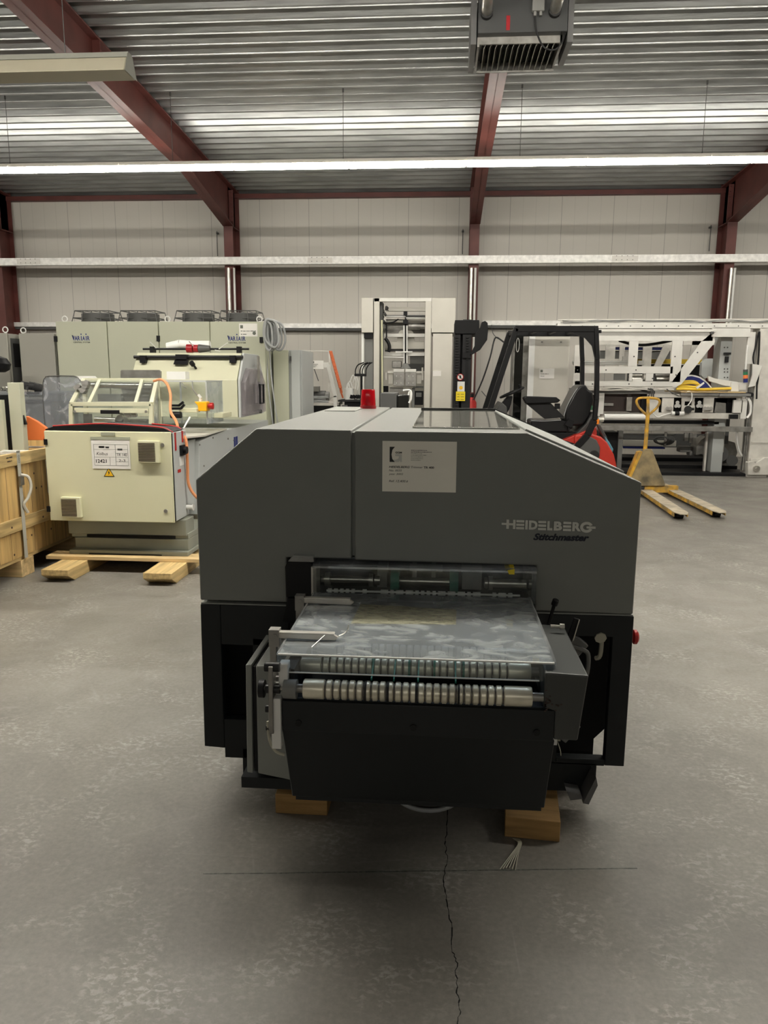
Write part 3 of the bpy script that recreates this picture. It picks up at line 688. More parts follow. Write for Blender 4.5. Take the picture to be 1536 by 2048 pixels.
rct(m, 1268, 1402, .42, .66)
m.done('brand_badge', 'badge', t)
MB().text('Stitchmaster', .3255, .5135, 1.004, 1.0285, Yg, shear=.3, offset=.045, depth=.001).done('model_name', 'navy', t)
# blocks under the trimmer
def block(x0, x1, y0, y1, z, rz, label):
    t = thing('wooden_block', label, 'wooden block', ((x0+x1)/2, (y0+y1)/2, 0), rz, 'wooden blocks under the trimmer'); a, b = (x1-x0)/2, (y1-y0)/2
    MB().box(-a, a, -b, b, 0, z).done('timber', 'wood_old', t, bevel=.003, local=True)
block(.264, .449, 2.352, 2.72, .0755, -.09, 'worn timber block under the right front of the dark trimmer')
block(-.563, -.374, 2.433, 2.72, .0755, -.01, 'timber block in shade under the left front of the dark trimmer')
block(-.58, -.40, 4.05, 4.35, .079, 0, 'timber block under the left rear of the dark trimmer'); block(.26, .44, 4.05, 4.35, .079, 0, 'timber block under the right rear of the dark trimmer')
m = MB()
for i in range(6):
    f = (i-2.5)*.004
    m.tube([(.285+f, 2.345, .006), (.295+f*.5, 2.31, .012), (.275+f, 2.26, .010), (.243+f*2.4, 2.19-abs(f), .004)], .0018, 5)
tag(m.done('frayed_cable', 'beige_cable'), 'frayed cable end lying on the floor at the right timber block', 'cable')
tag(MB().tube([(-.20, 2.62, .09), (-.16, 2.55, .035), (-.08, 2.50, .008), (.02, 2.49, .008), (.10, 2.53, .03), (.16, 2.62, .09)], .008, 8).done('hanging_cable', 'grey_cable'), 'grey cable sagging to the floor under the dark trimmer', 'cable')
# crack and teal line in the floor, laid as thin inlays
m = MB(); cr = [(.057, 2.60), (.052, 2.41), (.046, 2.30), (.05, 2.21), (.04, 2.118), (.046, 2.03), (.058, 1.93), (.062, 1.827), (.072, 1.78), (.070, 1.70), (.078, 1.64), (.073, 1.589), (.08, 1.4), (.07, 1.1)]
random.seed(11); pts = []
for (x0, y0), (x1, y1) in zip(cr, cr[1:]):
    for k in range(6):
        f = k/6; pts.append((x0+(x1-x0)*f+random.uniform(-.0035, .0035), y0+(y1-y0)*f))
for (x0, y0), (x1, y1) in zip(pts, pts[1:]):
    w = random.uniform(.0006, .0022); m._add([(x0-w, y0, .0006), (x0+w, y0, .0006), (x1+w, y1, .0006), (x1-w, y1, .0006)], [(3, 2, 1, 0)])
o = m.done('floor_crack', 'matt_black', smooth=False); tag(o, None, None, kind='structure'); o.name = 'trim_2'

# ================================================================ cream machine at the left
t = thing('stitching_machine', 'cream coloured machine with a front control cabinet, clear guards and sloping hood, on wooden skids', 'machine', (-2.5, 5.7, .13))
yc = 5.60
xa, xb, za, zb = -3.05, -2.04, .42, 1.126
MB().box(xa+.02, xb, yc+.03, yc+.33, za+.01, zb-.005).done('cabinet_body', 'light_grey', t, bevel=.004)
dr = MB().box(xa, xb-.008, yc, yc+.022, za, zb).done('cabinet_door', 'cream', t, bevel=.006, seg=3)
MB().box(xa+.015, xb-.004, yc+.022, yc+.03, za+.01, zb-.01).done('door_seal', 'black', t)
for px, py in ((93, 884), (99, 1018)):
    x, z = P(px, py, yc); MB().box(x-.02, x+.008, yc-.006, yc+.012, z-.022, z+.022).done('door_hinge', 'black', dr)
for px, py in ((325, 890), (332, 1022)):
    x, z = P(px, py, yc); MB().cyl((x, yc-.008, z), (x, yc, z), .016, n=18).cyl((x, yc-.012, z), (x, yc-.008, z), .008, n=3).done('door_lock', 'steel', dr)
for a, b, c, d in ((278, 881, 322, 925), (125, 993, 166, 1034)):
    x0, z1 = P(a, b, yc); x1, z0 = P(c, d, yc)
    v = MB().prism([(x0, z0), (x1, z0), (x1, z1), (x0, z1)], yc-.035, yc).done('vent_grille', 'cream', t, bevel=.003)
    m = MB()
    for i in range(12): zz = z0+.012+i*(z1-z0-.022)/12; m.box(x0+.004, x1-.03, yc-.037, yc-.034, zz, zz+.006)
    m.done('louvre_slots', 'brown_box', v)
x0, z1 = P(182, 878, yc); x1, z0 = P(262, 938, yc)
pw = MB().box(x0, x1, yc-.004, yc-.001, z0, z1).done('job_sheet', 'paper', t)
m = MB(); 
def fx(f): return x0+f*(x1-x0)
def fz(f): return z1-f*(z1-z0)
for a, b, c, d in ((.06, .17, .95, .178), (.06, .88, .95, .888), (.06, .34, .95, .346), (.06, .60, .95, .606), (.62, .17, .628, .88), (.06, .17, .066, .88), (.945, .17, .95, .88), (.47, .60, .476, .88), (.62, .47, .95, .476), (.62, .75, .95, .756)):
    m.box(fx(a), fx(c), yc-.0048, yc-.0042, fz(b), fz(d))
m.done('form_lines', 'ink_grey', pw)
m = MB(); m.scribble(fx(.2), fx(.46), fz(.32), fz(.22), yc-.0042); m.text('Kolbus', fx(.13), fx(.42), fz(.54), fz(.44), yc-.0042, shear=.2); m.text('TR 140', fx(.65), fx(.92), fz(.57), fz(.47), yc-.0042)
m.text('12421', fx(.1), fx(.38), fz(.80), fz(.68), yc-.0042, offset=.02); m.text('2-3', fx(.70), fx(.87), fz(.76), fz(.67), yc-.0042); m.scribble(fx(.68), fx(.82), fz(.38), fz(.31), yc-.0042)
m.box(fx(.19), fx(.47), yc-.0048, yc-.0042, fz(.27), fz(.255)); m.done('handwriting', 'ink', pw)
MB().box(fx(-.01), fx(1.02), yc-.006, yc-.001, z1-.004, z1+.018).done('sheet_holder', 'cream_dark', t)
x, z = P(216, 868, yc); MB().box(x-.055, x+.055, yc-.005, yc-.001, z-.013, z+.013).done('cover_plate', 'cream_dark', t)
xc, zz = P(218, 944, yc)
wz = MB().prism([(xc-.043, zz-.036), (xc+.043, zz-.036), (xc, zz+.037)], yc-.0016, yc-.0004).done('warning_triangle', 'ink', t)
MB().prism([(xc-.034, zz-.031), (xc+.034, zz-.031), (xc, zz+.026)], yc-.0026, yc-.0016).done('triangle_field', 'warning', wz)
MB().prism([(xc+.004, zz+.013), (xc-.009, zz-.007), (xc-.001, zz-.006), (xc-.004, zz-.024), (xc+.009, zz-.002), (xc+.001, zz-.003)], yc-.0032, yc-.0026).done('lightning_sign', 'ink', wz)
# side of the cabinet
xs_ = xb
MB().box(xs_, xs_+.003, yc+.06, yc+.09, .98, 1.12).box(xs_, xs_+.003, yc+.22, yc+.25, 1.03, 1.12).box(xs_, xs_+.002, yc+.10, yc+.17, .80, .825).done('red_tape', 'red', t)
MB().box(xs_, xs_+.02, yc+.16, yc+.26, .93, 1.01).cyl((xs_+.02, yc+.21, .97), (xs_+.045, yc+.21, .97), .03, n=16).done('rotary_switch', 'black', t)
MB().box(xs_, xs_+.002, yc+.15, yc+.25, .85, .92).done('type_plate', 'plastic_white', t)
MB().cyl((xs_, yc+.27, .50), (xs_+.05, yc+.27, .50), .02, n=14).cyl((xs_+.05, yc+.27, .50), (xs_+.06, yc+.27, .50), .028, n=14).done('cable_gland', 'plastic_white', t)
# base under the cabinet
MB().box(-2.985, -2.01, 5.75, 5.95, .285, .415).box(-2.97, -2.0, 5.77, 6.4, .255, .30).box(-2.94, -2.0, 5.76, 6.4, .165, .255).prism([(-2.965, .13), (-1.985, .13), (-1.985, .165), (-2.965, .165)], 5.70, 6.4).done('machine_base', 'base_grey', t, bevel=.004)
MB().box(-2.83, -2.1, 5.744, 5.752, .262, .285).box(-2.80, -2.2, 5.695, 5.70, .131, .140).done('base_slot', 'matt_black', t)
# long body behind, level top
MB().prism([(6.42, .34), (6.50, .98), (7.3, 1.02), (9.2, 1.02), (9.2, .2), (6.6, .2)], -3.1, -2.12, 'x').done('body_side', 'light_grey', t, bevel=.004)
MB().box(-3.05, -2.16, 5.93, 6.52, .42, 1.0).done('front_body', 'light_grey', t, bevel=.004)
MB().prism([(5.93, 1.045), (6.6, 1.015), (7.3, 1.03), (7.3, 1.04), (6.6, 1.03), (5.93, 1.06)], -2.9, -2.10, 'x').done('bed_plate', 'off_white', t)
m = MB()
for y_, z_ in ((6.5, .95), (6.9, .98), (7.4, .93), (6.9, .5), (7.6, .9), (6.6, .75)): m.cyl((-2.12, y_, z_), (-2.112, y_, z_), .008, n=8)
m.done('screw_heads', 'steel_dull', t)
MB().box(-2.12, -2.117, 7.62, 7.68, .78, .93).box(-2.12, -2.117, 7.70, 7.76, .78, .93).done('blue_stripes', 'ink_blue', t)
# dark tarpaulin with red hem on top of the cabinet
MB().prism([(-3.05, 1.128), (-2.05, 1.128), (-2.10, 1.15), (-2.35, 1.168), (-2.6, 1.178), (-2.8, 1.168), (-2.98, 1.158), (-3.045, 1.138)], yc+.02, yc+.33).done('dark_cloth', 'black', t)
MB().tube([(-3.0, yc+.05, 1.160), (-2.8, yc+.05, 1.173), (-2.6, yc+.05, 1.182), (-2.35, yc+.05, 1.172), (-2.13, yc+.05, 1.156), (-2.045, yc+.05, 1.12)], .006, 6).tube([(-2.3, yc+.28, 1.17), (-2.1, yc+.28, 1.15), (-2.04, yc+.28, 1.10)], .006, 6).done('red_hem', 'red', t)
# aluminium guard frame with clear panes
yg = 6.35
def Q(px, py, Y=yg): q = P(px, py, Y); return (q[0], Y, q[1])
A_, B_ = Q(143, 868), Q(143, 808)
C_, D_ = Q(303, 808), Q(303, 865)
yr = 6.9
E_, F_ = (P(168, 760, yr)[0], yr, P(168, 760, yr)[1]), (P(314, 760, yr)[0], yr, P(314, 760, yr)[1])
m = MB()
for a, b in ((A_, B_), (B_, C_), (C_, D_), (B_, E_), (E_, F_), (C_, F_), (F_, (F_[0], F_[1], 1.05)), (E_, (E_[0], E_[1], 1.05))): m.bar(a, b, .035, .035)
for f in (.22, .80):
    a = Vector(B_).lerp(Vector(C_), f); b = Vector(E_).lerp(Vector(F_), f); m.bar(a, b, .028, .028)
m.bar(Q(150, 820), Q(298, 822), .03, .04)
gf = m.done('guard_frame', 'cream_hood', t, bevel=.002)
MB()._add([B_, C_, F_, E_], [(0, 1, 2, 3)]) if False else None
def pane(name, mt, pts, th, parent=t):
    # thin pane: a polygon given real thickness along its normal
    v = [Vector(q) for q in pts]; nn = (v[1]-v[0]).cross(v[2]-v[0]).normalized()*th; n_ = len(v)
    m = MB(); m._add(v+[q+nn for q in v], [tuple(range(n_))[::-1], tuple(range(n_, 2*n_))]+[(i, (i+1) % n_, (i+1) % n_+n_, i+n_) for i in range(n_)])
    return m.done(name, mt, parent)
pane('clear_pane', 'clear', [B_, C_, F_, E_], .004)
pane('clear_pane', 'clear', [A_, D_, C_, B_], .004)
pane('clear_pane', 'wrap', [C_, D_, (F_[0], yr, 1.05), F_], .004)
MB().pb(200, 820, 238, 828, yg-.03, .03).done('guard_handle', 'black', t, bevel=.004)
for px in (149, 292): MB().cyl(Q(px, 823, yg-.024), Q(px, 823, yg-.01), .012, n=10).done('guard_screw', 'steel', t)
# mechanism inside the guard
MB().cyl(Q(185, 770, 6.85), Q(305, 772, 6.85), .028, n=16).cyl(Q(176, 768, 6.85), Q(186, 770, 6.85), .018, n=12).done('guide_shaft', 'steel', t)
MB().pb(195, 788, 242, 803, 6.8, .1).done('inner_plate', 'mid_grey', t)
MB().pp([(242, 776), (300, 776), (298, 803), (250, 803)], 6.85, .05).done('inner_plate', 'steel_dull', t)
m = MB(); random.seed(9)
for i in range(12): px, py = random.uniform(152, 175), random.uniform(764, 802); px -= (py-764)*.25; m.cyl(Q(px, py, 6.55), Q(px+5, py+2, 6.6), random.uniform(.012, .028), n=10)
m.done('valve_cluster', 'steel_dull', t)
m = MB()
for i in range(9): px, py = random.uniform(235, 270), random.uniform(828, 842); m.cyl(Q(px, py, 6.4), Q(px+4, py, 6.5), random.uniform(.012, .03), n=12)
m.cyl(Q(190, 838, 6.5), Q(232, 840, 6.5), .022, n=14).cyl(Q(250, 846, 6.5), Q(296, 846, 6.5), .035, n=14).done('gear_unit', 'steel', t)
MB().pb(166, 828, 184, 856, 6.6, .02).pb(215, 842, 290, 862, 6.6, .1).done('inner_bracket', 'dark_grey', t)
# curved clear shields left and behind
m = MB(); y_ = 6.6
pts = [(90, 856), (86, 800), (86, 765), (90, 756), (98, 752), (148, 752), (158, 758), (165, 766), (143, 806), (143, 845), (120, 858)]
pane('clear_shield', 'wrap', [Q(a, b, y_) for a, b in pts], .004)
pane('clear_shield', 'plastic_white', [Q(a, b, 7.3) for a, b in ((150, 752), (190, 752), (196, 758), (196, 762), (165, 762))], .004)
MB().tube([Q(a, b, y_-.003) for a, b in pts[:8]], .004, 5, smooth=2).done('shield_edge', 'dark_grey', t)
MB().prism([P(a, b, 7.35) for a, b in ((241, 742), (243, 740), (318, 740), (321, 743), (321, 762), (241, 762))], 7.35, 7.38).done('back_flap', 'steel_dull', t)
MB().pb(333, 743, 371, 759, 7.3, .12).done('small_box', 'plastic_white', t)
# clear box guard right of it, with yellow stop box
yb_ = 6.75
x0, z1 = P(322, 762, yb_); x1, z0 = P(415, 848, yb_)
pane('clear_pane', 'clear', [(x0, yb_, z0), (x1, yb_, z0), (x1, yb_, z1), (x0, yb_, z1)], .004)
pane('clear_pane', 'clear_dusty', [(x1, yb_, z0), (x1, yb_+.5, z0), (x1, yb_+.5, z1), (x1, yb_, z1)], .004)
m = MB(); m.bar((x0, yb_, z1), (x1, yb_, z1), .016, .016); m.bar((x1, yb_, z1), (x1, yb_, z0), .012, .012); m.bar((x1, yb_, z1), (x1, yb_+.5, z1), .012, .012)
xm = P(362, 800, yb_)[0]; m.bar((xm, yb_, z1), (xm, yb_, z0), .016, .008); m.done('guard_edge', 'light_grey', t)
x0, z1 = P(391, 803, 6.7); x1, z0 = P(416, 822, 6.7)
MB().prism([(x0, z1), (x1, z1), (x1, z0), (x0+.035, z0), (x0+.03, z0+.05)], 6.66, 6.76).done('stop_box', 'yellow_plastic', t, bevel=.005)
x, z = P(416, 812, 6.7); MB().cyl((x, 6.71, z), (x+.02, 6.71, z), .02, n=14).cyl((x+.015, 6.71, z), (x+.045, 6.71, z), .03, n=18).done('stop_button', 'red', t)
MB().tube([Q(384, 763, 6.74), Q(386, 778, 6.7), Q(392, 788, 6.7), Q(398, 793, 6.7)], .005, 5).tube([Q(364, 765, 6.74), Q(367, 773, 6.7), Q(373, 776, 6.7)], .004, 5).done('thin_cable', 'mid_grey', t)
MB().bar(Q(397, 789, 6.69), Q(402, 796, 6.69), .02, .02).bar(Q(401, 797, 6.7), Q(401, 803, 6.7), .022, .022).done('cable_plug', 'plastic_white', t)
MB().bar(Q(340, 811, 6.6), Q(360, 811, 6.6), .02, .02).bar(Q(358, 811, 6.6), Q(367, 804, 6.6), .02, .02).bar(Q(340, 817, 6.55), Q(362, 817, 6.55), .022, .022).bar(Q(362, 817, 6.55), Q(369, 809, 6.55), .02, .02).cyl(Q(342, 830, 6.55), Q(362, 830, 6.55), .03, n=14).done('handle_bar', 'black', t)
MB().box(P(362, 820, 6.68)[0], P(398, 820, 6.68)[0], 6.62, 6.72, P(380, 824, 6.68)[1], P(380, 816, 6.68)[1]).pb(395, 826, 446, 836, 6.95, .3).done('side_arm', 'cream', t, bevel=.004)
# sloping hood at the back
yh0 = 7.55
x0, x1 = P(262, 760, yh0)[0], P(474, 760, yh0)[0]
zb_, zt_ = P(470, 835, yh0)[1], P(470, 760, yh0)[1]
yt_ = 7.75; ztop = P(400, 706, yt_)[1]
MB().prism([(yh0, zb_), (yh0, zt_), (yt_, ztop), (8.35, ztop), (8.55, zt_+.06), (8.55, zb_)], x0, x1, 'x').done('hood', 'cream_hood', t, bevel=.004)
x2 = x1+.03
side = [(yh0, zb_), (yh0, zt_), (yt_, ztop), (8.35, ztop), (8.55, zt_+.06), (8.55, zb_)]
MB().prism(side, x2-.022, x2, 'x').done('hood_side', 'light_grey', t, bevel=.003)
MB().prism([(yh0+.03, zb_+.02), (yh0+.03, zt_-.02), (yt_+.02, ztop-.15), (8.24, ztop-.15), (8.46, zt_-.03), (8.46, zb_+.02)], x2, x2+.05, 'x').done('side_window', 'clear_purple', t, bevel=.01)
MB().box(x2+.05, x2+.06, 8.08, 8.16, zt_-.02, ztop-.02).done('gas_strut', 'steel', t)
m = MB(); m.tube([(x2+.08, 8.06, zt_-.05), (x2+.08, 8.06, zt_-.25), (x2+.08, 8.22, zt_-.25), (x2+.08, 8.22, zt_-.05)], .011, 8, smooth=0, closed=True); m.done('loop_handle', 'black', t)
MB().cyl((x2+.05, 8.14, zt_-.34), (x2+.075, 8.14, zt_-.34), .02, n=14).done('window_knob', 'dark_grey', t)
def rod(pa, pb_, py, Y, r, name, mt):
    return MB().cyl((P(pa, py, Y)[0], Y, P(pa, py, Y)[1]), (P(pb_, py, Y)[0], Y, P(pb_, py, Y)[1]), r, n=12).done(name, mt, t)
rod(268, 486, 714, 7.68, .017, 'front_rod', 'black_metal'); rod(286, 498, 698, 7.95, .012, 'upper_rod', 'black_metal')
for px, py, Y, w_ in ((287, 716, 7.66, .03), (466, 716, 7.66, .03), (305, 698, 7.95, .02), (478, 698, 7.95, .02)):
    x, z = P(px, py, Y); MB().box(x-w_, x+w_, Y-.03, Y+.05, z-.05, z+.025).done('rod_clamp', 'black', t)
x, z = P(364, 717, 7.66); MB().box(x-.055, x+.06, 7.62, 7.72, z-.02, z+.04).prism([(x-.08, z-.06), (x+.06, z-.06), (x+.08, z-.01), (x-.06, z-.01)], 7.62, 7.66).done('rod_clamp', 'black', t)
x, z = P(391, 737, 7.6); MB().cyl((x, 7.66, z-.02), (x-.02, 7.58, z+.045), .012, n=10).cyl((x-.02, 7.59, z+.035), (x-.028, 7.56, z+.06), .025, n=12).done('hood_lever', 'black', t)
m = MB(); 
for a, b in (((335, 694), (360, 688)), ((360, 688), (385, 690)), ((385, 690), (420, 690))): m.cyl(Q(*a, 8.0), Q(*b, 8.0), .045, n=12)
m.done('plastic_wrap', 'plastic_white', t)
MB().cyl(Q(374, 697, 7.93), Q(386, 697, 7.93), .045, n=14).cyl(Q(388, 697, 7.93), Q(397, 697, 7.93), .04, n=14).done('red_tape_roll', 'red_dark', t)
MB().cyl(Q(398, 697, 7.93), Q(420, 697, 7.93), .045, .03, n=14).done('dark_sleeve', 'dark_grey', t)
for a, b in (((378, 682), (386, 692)), ((300, 684), (312, 696)), ((455, 686), (438, 698)), ((430, 700), (440, 702))): MB().bar(Q(*a, 7.85), Q(*b, 7.9), .012, .006).done('cable_tie', 'plastic_white', t)
MB().bar(Q(380, 834, 6.4), Q(362, 866, 6.2), .014, .006).done('cable_tie', 'plastic_white', t)
# orange hose running down the cabinet side
tag(MB().tube([Q(308, 762, 6.7), Q(322, 759, 6.6), Q(334, 768, 6.5), Q(341, 790, 6.4), Q(341, 822, 6.3), Q(352, 842, 6.2), Q(360, 866, 6.05), (-2.02, 5.86, 1.05), (-2.015, 5.86, .85), (-2.01, 5.85, .70), (-1.96, 5.85, .60), (-1.86, 5.85, .52)], .012, 8).done('orange_hose', 'orange_cable'), 'orange hose running down the right side of the cream machine cabinet', 'hose')
# skids and cross board
def beam(x0, z, y0, y1, w, label):
    b = thing('wooden_skid', label, 'wooden beam', (x0+w/2, y0, 0), 0, 'wooden skids under the cream machine')
    MB().prism([(y0+.10, 0), (y1, 0), (y1, z), (y0, z), (y0, z*.55)], x0, x0+w, 'x').done('beam', 'wood_y', b, bevel=.003)
beam(-2.99, .10, 5.30, 8.9, .21, 'left wooden skid with slanted end under the cream machine')
beam(-2.19, .10, 5.28, 8.9, .22, 'right wooden skid with slanted end under the cream machine')
tag(MB().box(-3.12, -1.78, 5.62, 5.80, .1005, .13).done('wooden_plank', 'wood_x', bevel=.003), 'pale wooden plank laid across the skids under the cream machine', 'plank')
tag(MB().box(-3.0, -1.9, 6.2, 6.40, .1005, .13).done('wooden_plank', 'wood_x', bevel=.003), 'second wooden plank across the skids, deeper under the cream machine', 'plank')
# ================================================================ crate on the far left
t = thing('wooden_crate', 'open pine crate with a grey lashing strap at the left edge', 'crate', (-3.8, 5.9, 0))
xf = -3.20; y0, y1 = 4.60, 6.75; z0, z1 = .165, .965
MB().box(xf-.03, xf-.012, y0, y1, z0, z1).done('side_wall', 'wood_z', t)
m = MB()
for i in range(13): m.box(xf-.0125, xf-.0115, y0+.05+i*.165, y0+.053+i*.165, z0, z1)
m.done('board_joint', 'brown_box', t)
MB().box(xf-.012, xf+.010, y0, y1, .875, .966).done('top_batten', 'wood_y', t, bevel=.002)
MB().box(xf-.012, xf+.010, y0, y1, .375, .475).done('middle_batten', 'wood_y', t, bevel=.002)
MB().box(xf-.90, xf-.012, y1-.03, y1, z0, z1).box(xf-.90, xf-.012, y0, y0+.03, z0, z1).box(xf-.93, xf-.9, y0, y1, z0, z1).done('end_wall', 'wood_z', t)
MB().box(xf-.9, xf-.02, y0, y1, z0-.03, z0).done('crate_floor', 'wood_y', t)
for yy in (4.7, 5.42, 6.3): MB().box(xf-.9, xf-.01, yy, yy+.18, 0, .135).done('crate_foot', 'wood_x', t, bevel=.004)
ys_ = P(30, 900, 1)[1] and 5.46
sp = MB().box(xf+.010, xf+.013, ys_-.022, ys_+.022, .15, .985).box(xf-.10, xf+.013, ys_-.022, ys_+.022, .97, .975).done('lashing_strap', 'strap_grey', t)
MB().tube([(xf+.02, ys_, .80), (xf+.06, ys_+.03, .78), (xf+.07, ys_+.04, .70), (xf+.05, ys_+.02, .62), (xf+.025, ys_, .57), (xf+.03, ys_+.04, .50)], .011, 6).done('strap_tail', 'strap_white', sp)
MB().box(xf+.013, xf+.03, ys_-.025, ys_+.025, .72, .79).done('strap_buckle', 'steel_dull', sp)
m = MB(); m.M = Matrix.Translation((xf+.0135, ys_, .92)) @ Matrix.Rotation(math.radians(90), 4, 'Z') @ Matrix.Rotation(math.radians(90), 4, 'Y'); m.text('GWO', -.03, .03, -.012, .012, 0); m.done('strap_print', 'ink', sp)
m = MB(); m.M = Matrix.Translation((xf+.0105, 5.34, .93)) @ Matrix.Rotation(math.radians(90), 4, 'Z'); m.scribble(-.04, .04, .005, .020, 0); m.scribble(-.03, .03, -.022, -.008, 0); m.done('pencil_note', 'brown_box', t)
m = MB()
for y_, z_ in ((5.45, .88), (5.53, .80), (5.7, .78), (5.72, .66), (5.8, .66), (5.6, .30), (5.75, .42), (5.52, .28), (5.9, .29), (5.3, .42), (5.34, .2)): m.cyl((xf-.0119, y_, z_), (xf-.0109 if abs(z_-.42) > .04 and z_ < .875 else xf+.0112, y_, z_), .009, n=8)
m.done('wood_knots', 'brown_box', t)
MB().box(xf+.010, xf+.012, 5.85, 5.90, .60, .87).done('shipping_label', 'strap_grey', t)
# contents of the crate
c = thing('grey_bracket_frame', 'grey sheet steel post with a black wedge panel standing in the pine crate', 'machine part', (-3.5, 5.95, .17))
x0, z1_ = P(14, 765, 5.95); x1 = P(38, 765, 5.95)[0]
MB().box(x0, x1, 5.95, 6.02, .17, z1_).done('post', 'cabinet_green', c, bevel=.003)
MB().prism([P(38, 805, 5.98), P(54, 849, 5.98), P(37, 849, 5.98)], 5.97, 5.99).done('wedge_panel', 'black', c)
MB().box(x0-.20, x0-.02, 6.02, 6.05, .9, P(10, 790, 6.02)[1]).done('rear_panel', 'black', c)
MB().box(P(-12, 800, 5.9)[0], P(3, 800, 5.9)[0], 5.9, 5.94, .17, P(0, 800, 5.9)[1]).done('side_post', 'cabinet_green', c)
for yy in (5.72, 5.84, 6.2): MB().box(-3.55, -3.24, yy, yy+.04, .93, .945).done('slat', 'plastic_white', c)
m = MB(); pts = [P(a, b, 6.15) for a, b in ((44, 880), (42, 834), (55, 832), (75, 842), (92, 854), (97, 862), (88, 877), (88, 880))]
tag(m.prism(pts, 6.13, 6.17).done('curved_plastic_guard', 'orange', bevel=.004), 'orange curved plastic panel standing behind the pine crate rim', 'panel')
# foil covered table with black cloth behind
t = thing('film_covered_table', 'table wrapped in clear film with silver foil and black straps on top, at the left', 'table', (-4.3, 7.6, 0))
x0, x1 = P(-30, 790, 7.6)[0], P(104, 790, 7.6)[0]
zt_ = P(50, 784, 7.6)[1]
MB().box(x0, x1, 7.6, 8.4, zt_-.03, zt_).done('table_top', 'wrap', t)
MB().box(x0+.05, x1-.02, 7.62, 8.38, .05, zt_-.03).done('wrapped_body', 'wrap', t)
MB().box(x0+.1, x1-.08, 7.7, 8.3, .05, zt_-.1).done('inner_body', 'mid_grey', t)
MB().box(x0+.1, x0+.16, 7.7, 7.76, 0, .06).box(x1-.16, x1-.1, 7.7, 7.76, 0, .06).box(x1-.16, x1-.1, 8.2, 8.26, 0, .06).done('table_foot', 'black', t)
m = MB(); random.seed(4)
for i in range(16): px, py = random.uniform(-5, 62), random.uniform(775, 783); m.cyl(Q(px, py, 7.7), Q(px+random.uniform(5, 12), py+random.uniform(-2, 2), 7.75), random.uniform(.01, .022), n=6)
m.done('foil', 'steel', t)
m = MB()
for a, b, c_, d in ((42, 768, 62, 770), (58, 769, 84, 773), (52, 776, 80, 777), (66, 770, 84, 776)): m.cyl(Q(a, b+3, 7.8), Q(c_, d+3, 7.85), .05, .04, n=12)
m.done('black_strap', 'rubber', t)
# far left cabinets
def cabinet(name, a, b, c_, Y, d, mt, label, group=None):
    (x0, z1), x1 = P(a, b, Y), P(c_, b, Y)[0]
    t = thing(name, label, 'cabinet', ((x0+x1)/2, Y, 0), 0, group)
    MB().box(x0, x1, Y+.02, Y+d, 0.03, z1-.005).done('cabinet_body', mt, t, bevel=.003)
    MB().box(x0+.01, x1-.01, Y+.03, Y+d-.01, 0, .03).done('plinth', 'black', t)
    return t, x0, x1, z1
t, x0, x1, z1 = cabinet('steel_cabinet', 39, 667, 109, 9.58, .5, 'cabinet_grey', 'grey steel cabinet just left of the wide louvred cabinet, lifting eye on top', 'grey steel cabinets at the far left')
MB().box(x0, x1, 9.56, 9.58, .05, z1).done('door', 'cabinet_grey', t, bevel=.004)
def eye(x, y, z, t, r=.035):
    MB().tube([(x+math.cos(a)*r, y, z+r+.01+math.sin(a)*r) for a in [i*math.pi/5 for i in range(10)]], .008, 6, closed=True, smooth=1).cyl((x, y, z-.002), (x, y, z+.012), .016, n=10).done('lifting_eye', 'plastic_white', t)
eye(P(47, 667, 9.7)[0], 9.7, z1, t)
t, x0, x1, z1 = cabinet('steel_cabinet', -95, 666, 15, 9.45, .6, 'cabinet_grey', 'grey steel cabinet at the picture left edge, with a display on its side', 'grey steel cabinets at the far left')
MB().box(x0, x1, 9.43, 9.45, .05, z1).done('door', 'cabinet_grey', t, bevel=.004)
MB().box(x1-.001, x1+.002, 9.50, 9.85, 1.4, z1-.06).done('side_recess', 'dark_grey', t)
MB().box(x1, x1+.008, 9.55, 9.8, 1.65, 1.95).done('display', 'black', t)
eye(P(11, 664, 9.5)[0], 9.5, z1, t)
tag(MB().lathe([(.0, 0), (.07, .01), (.12, .05), (.13, .12), (.08, .18), (.0, .2)], (P(-4, 717, 9.1)[0], 9.1, P(0, 720, 9.1)[1]-.15), (.15, 0, 1), 16).done('black_helmet', 'black'), 'black rounded bag hanging at the left edge before the grey cabinet', 'bag')
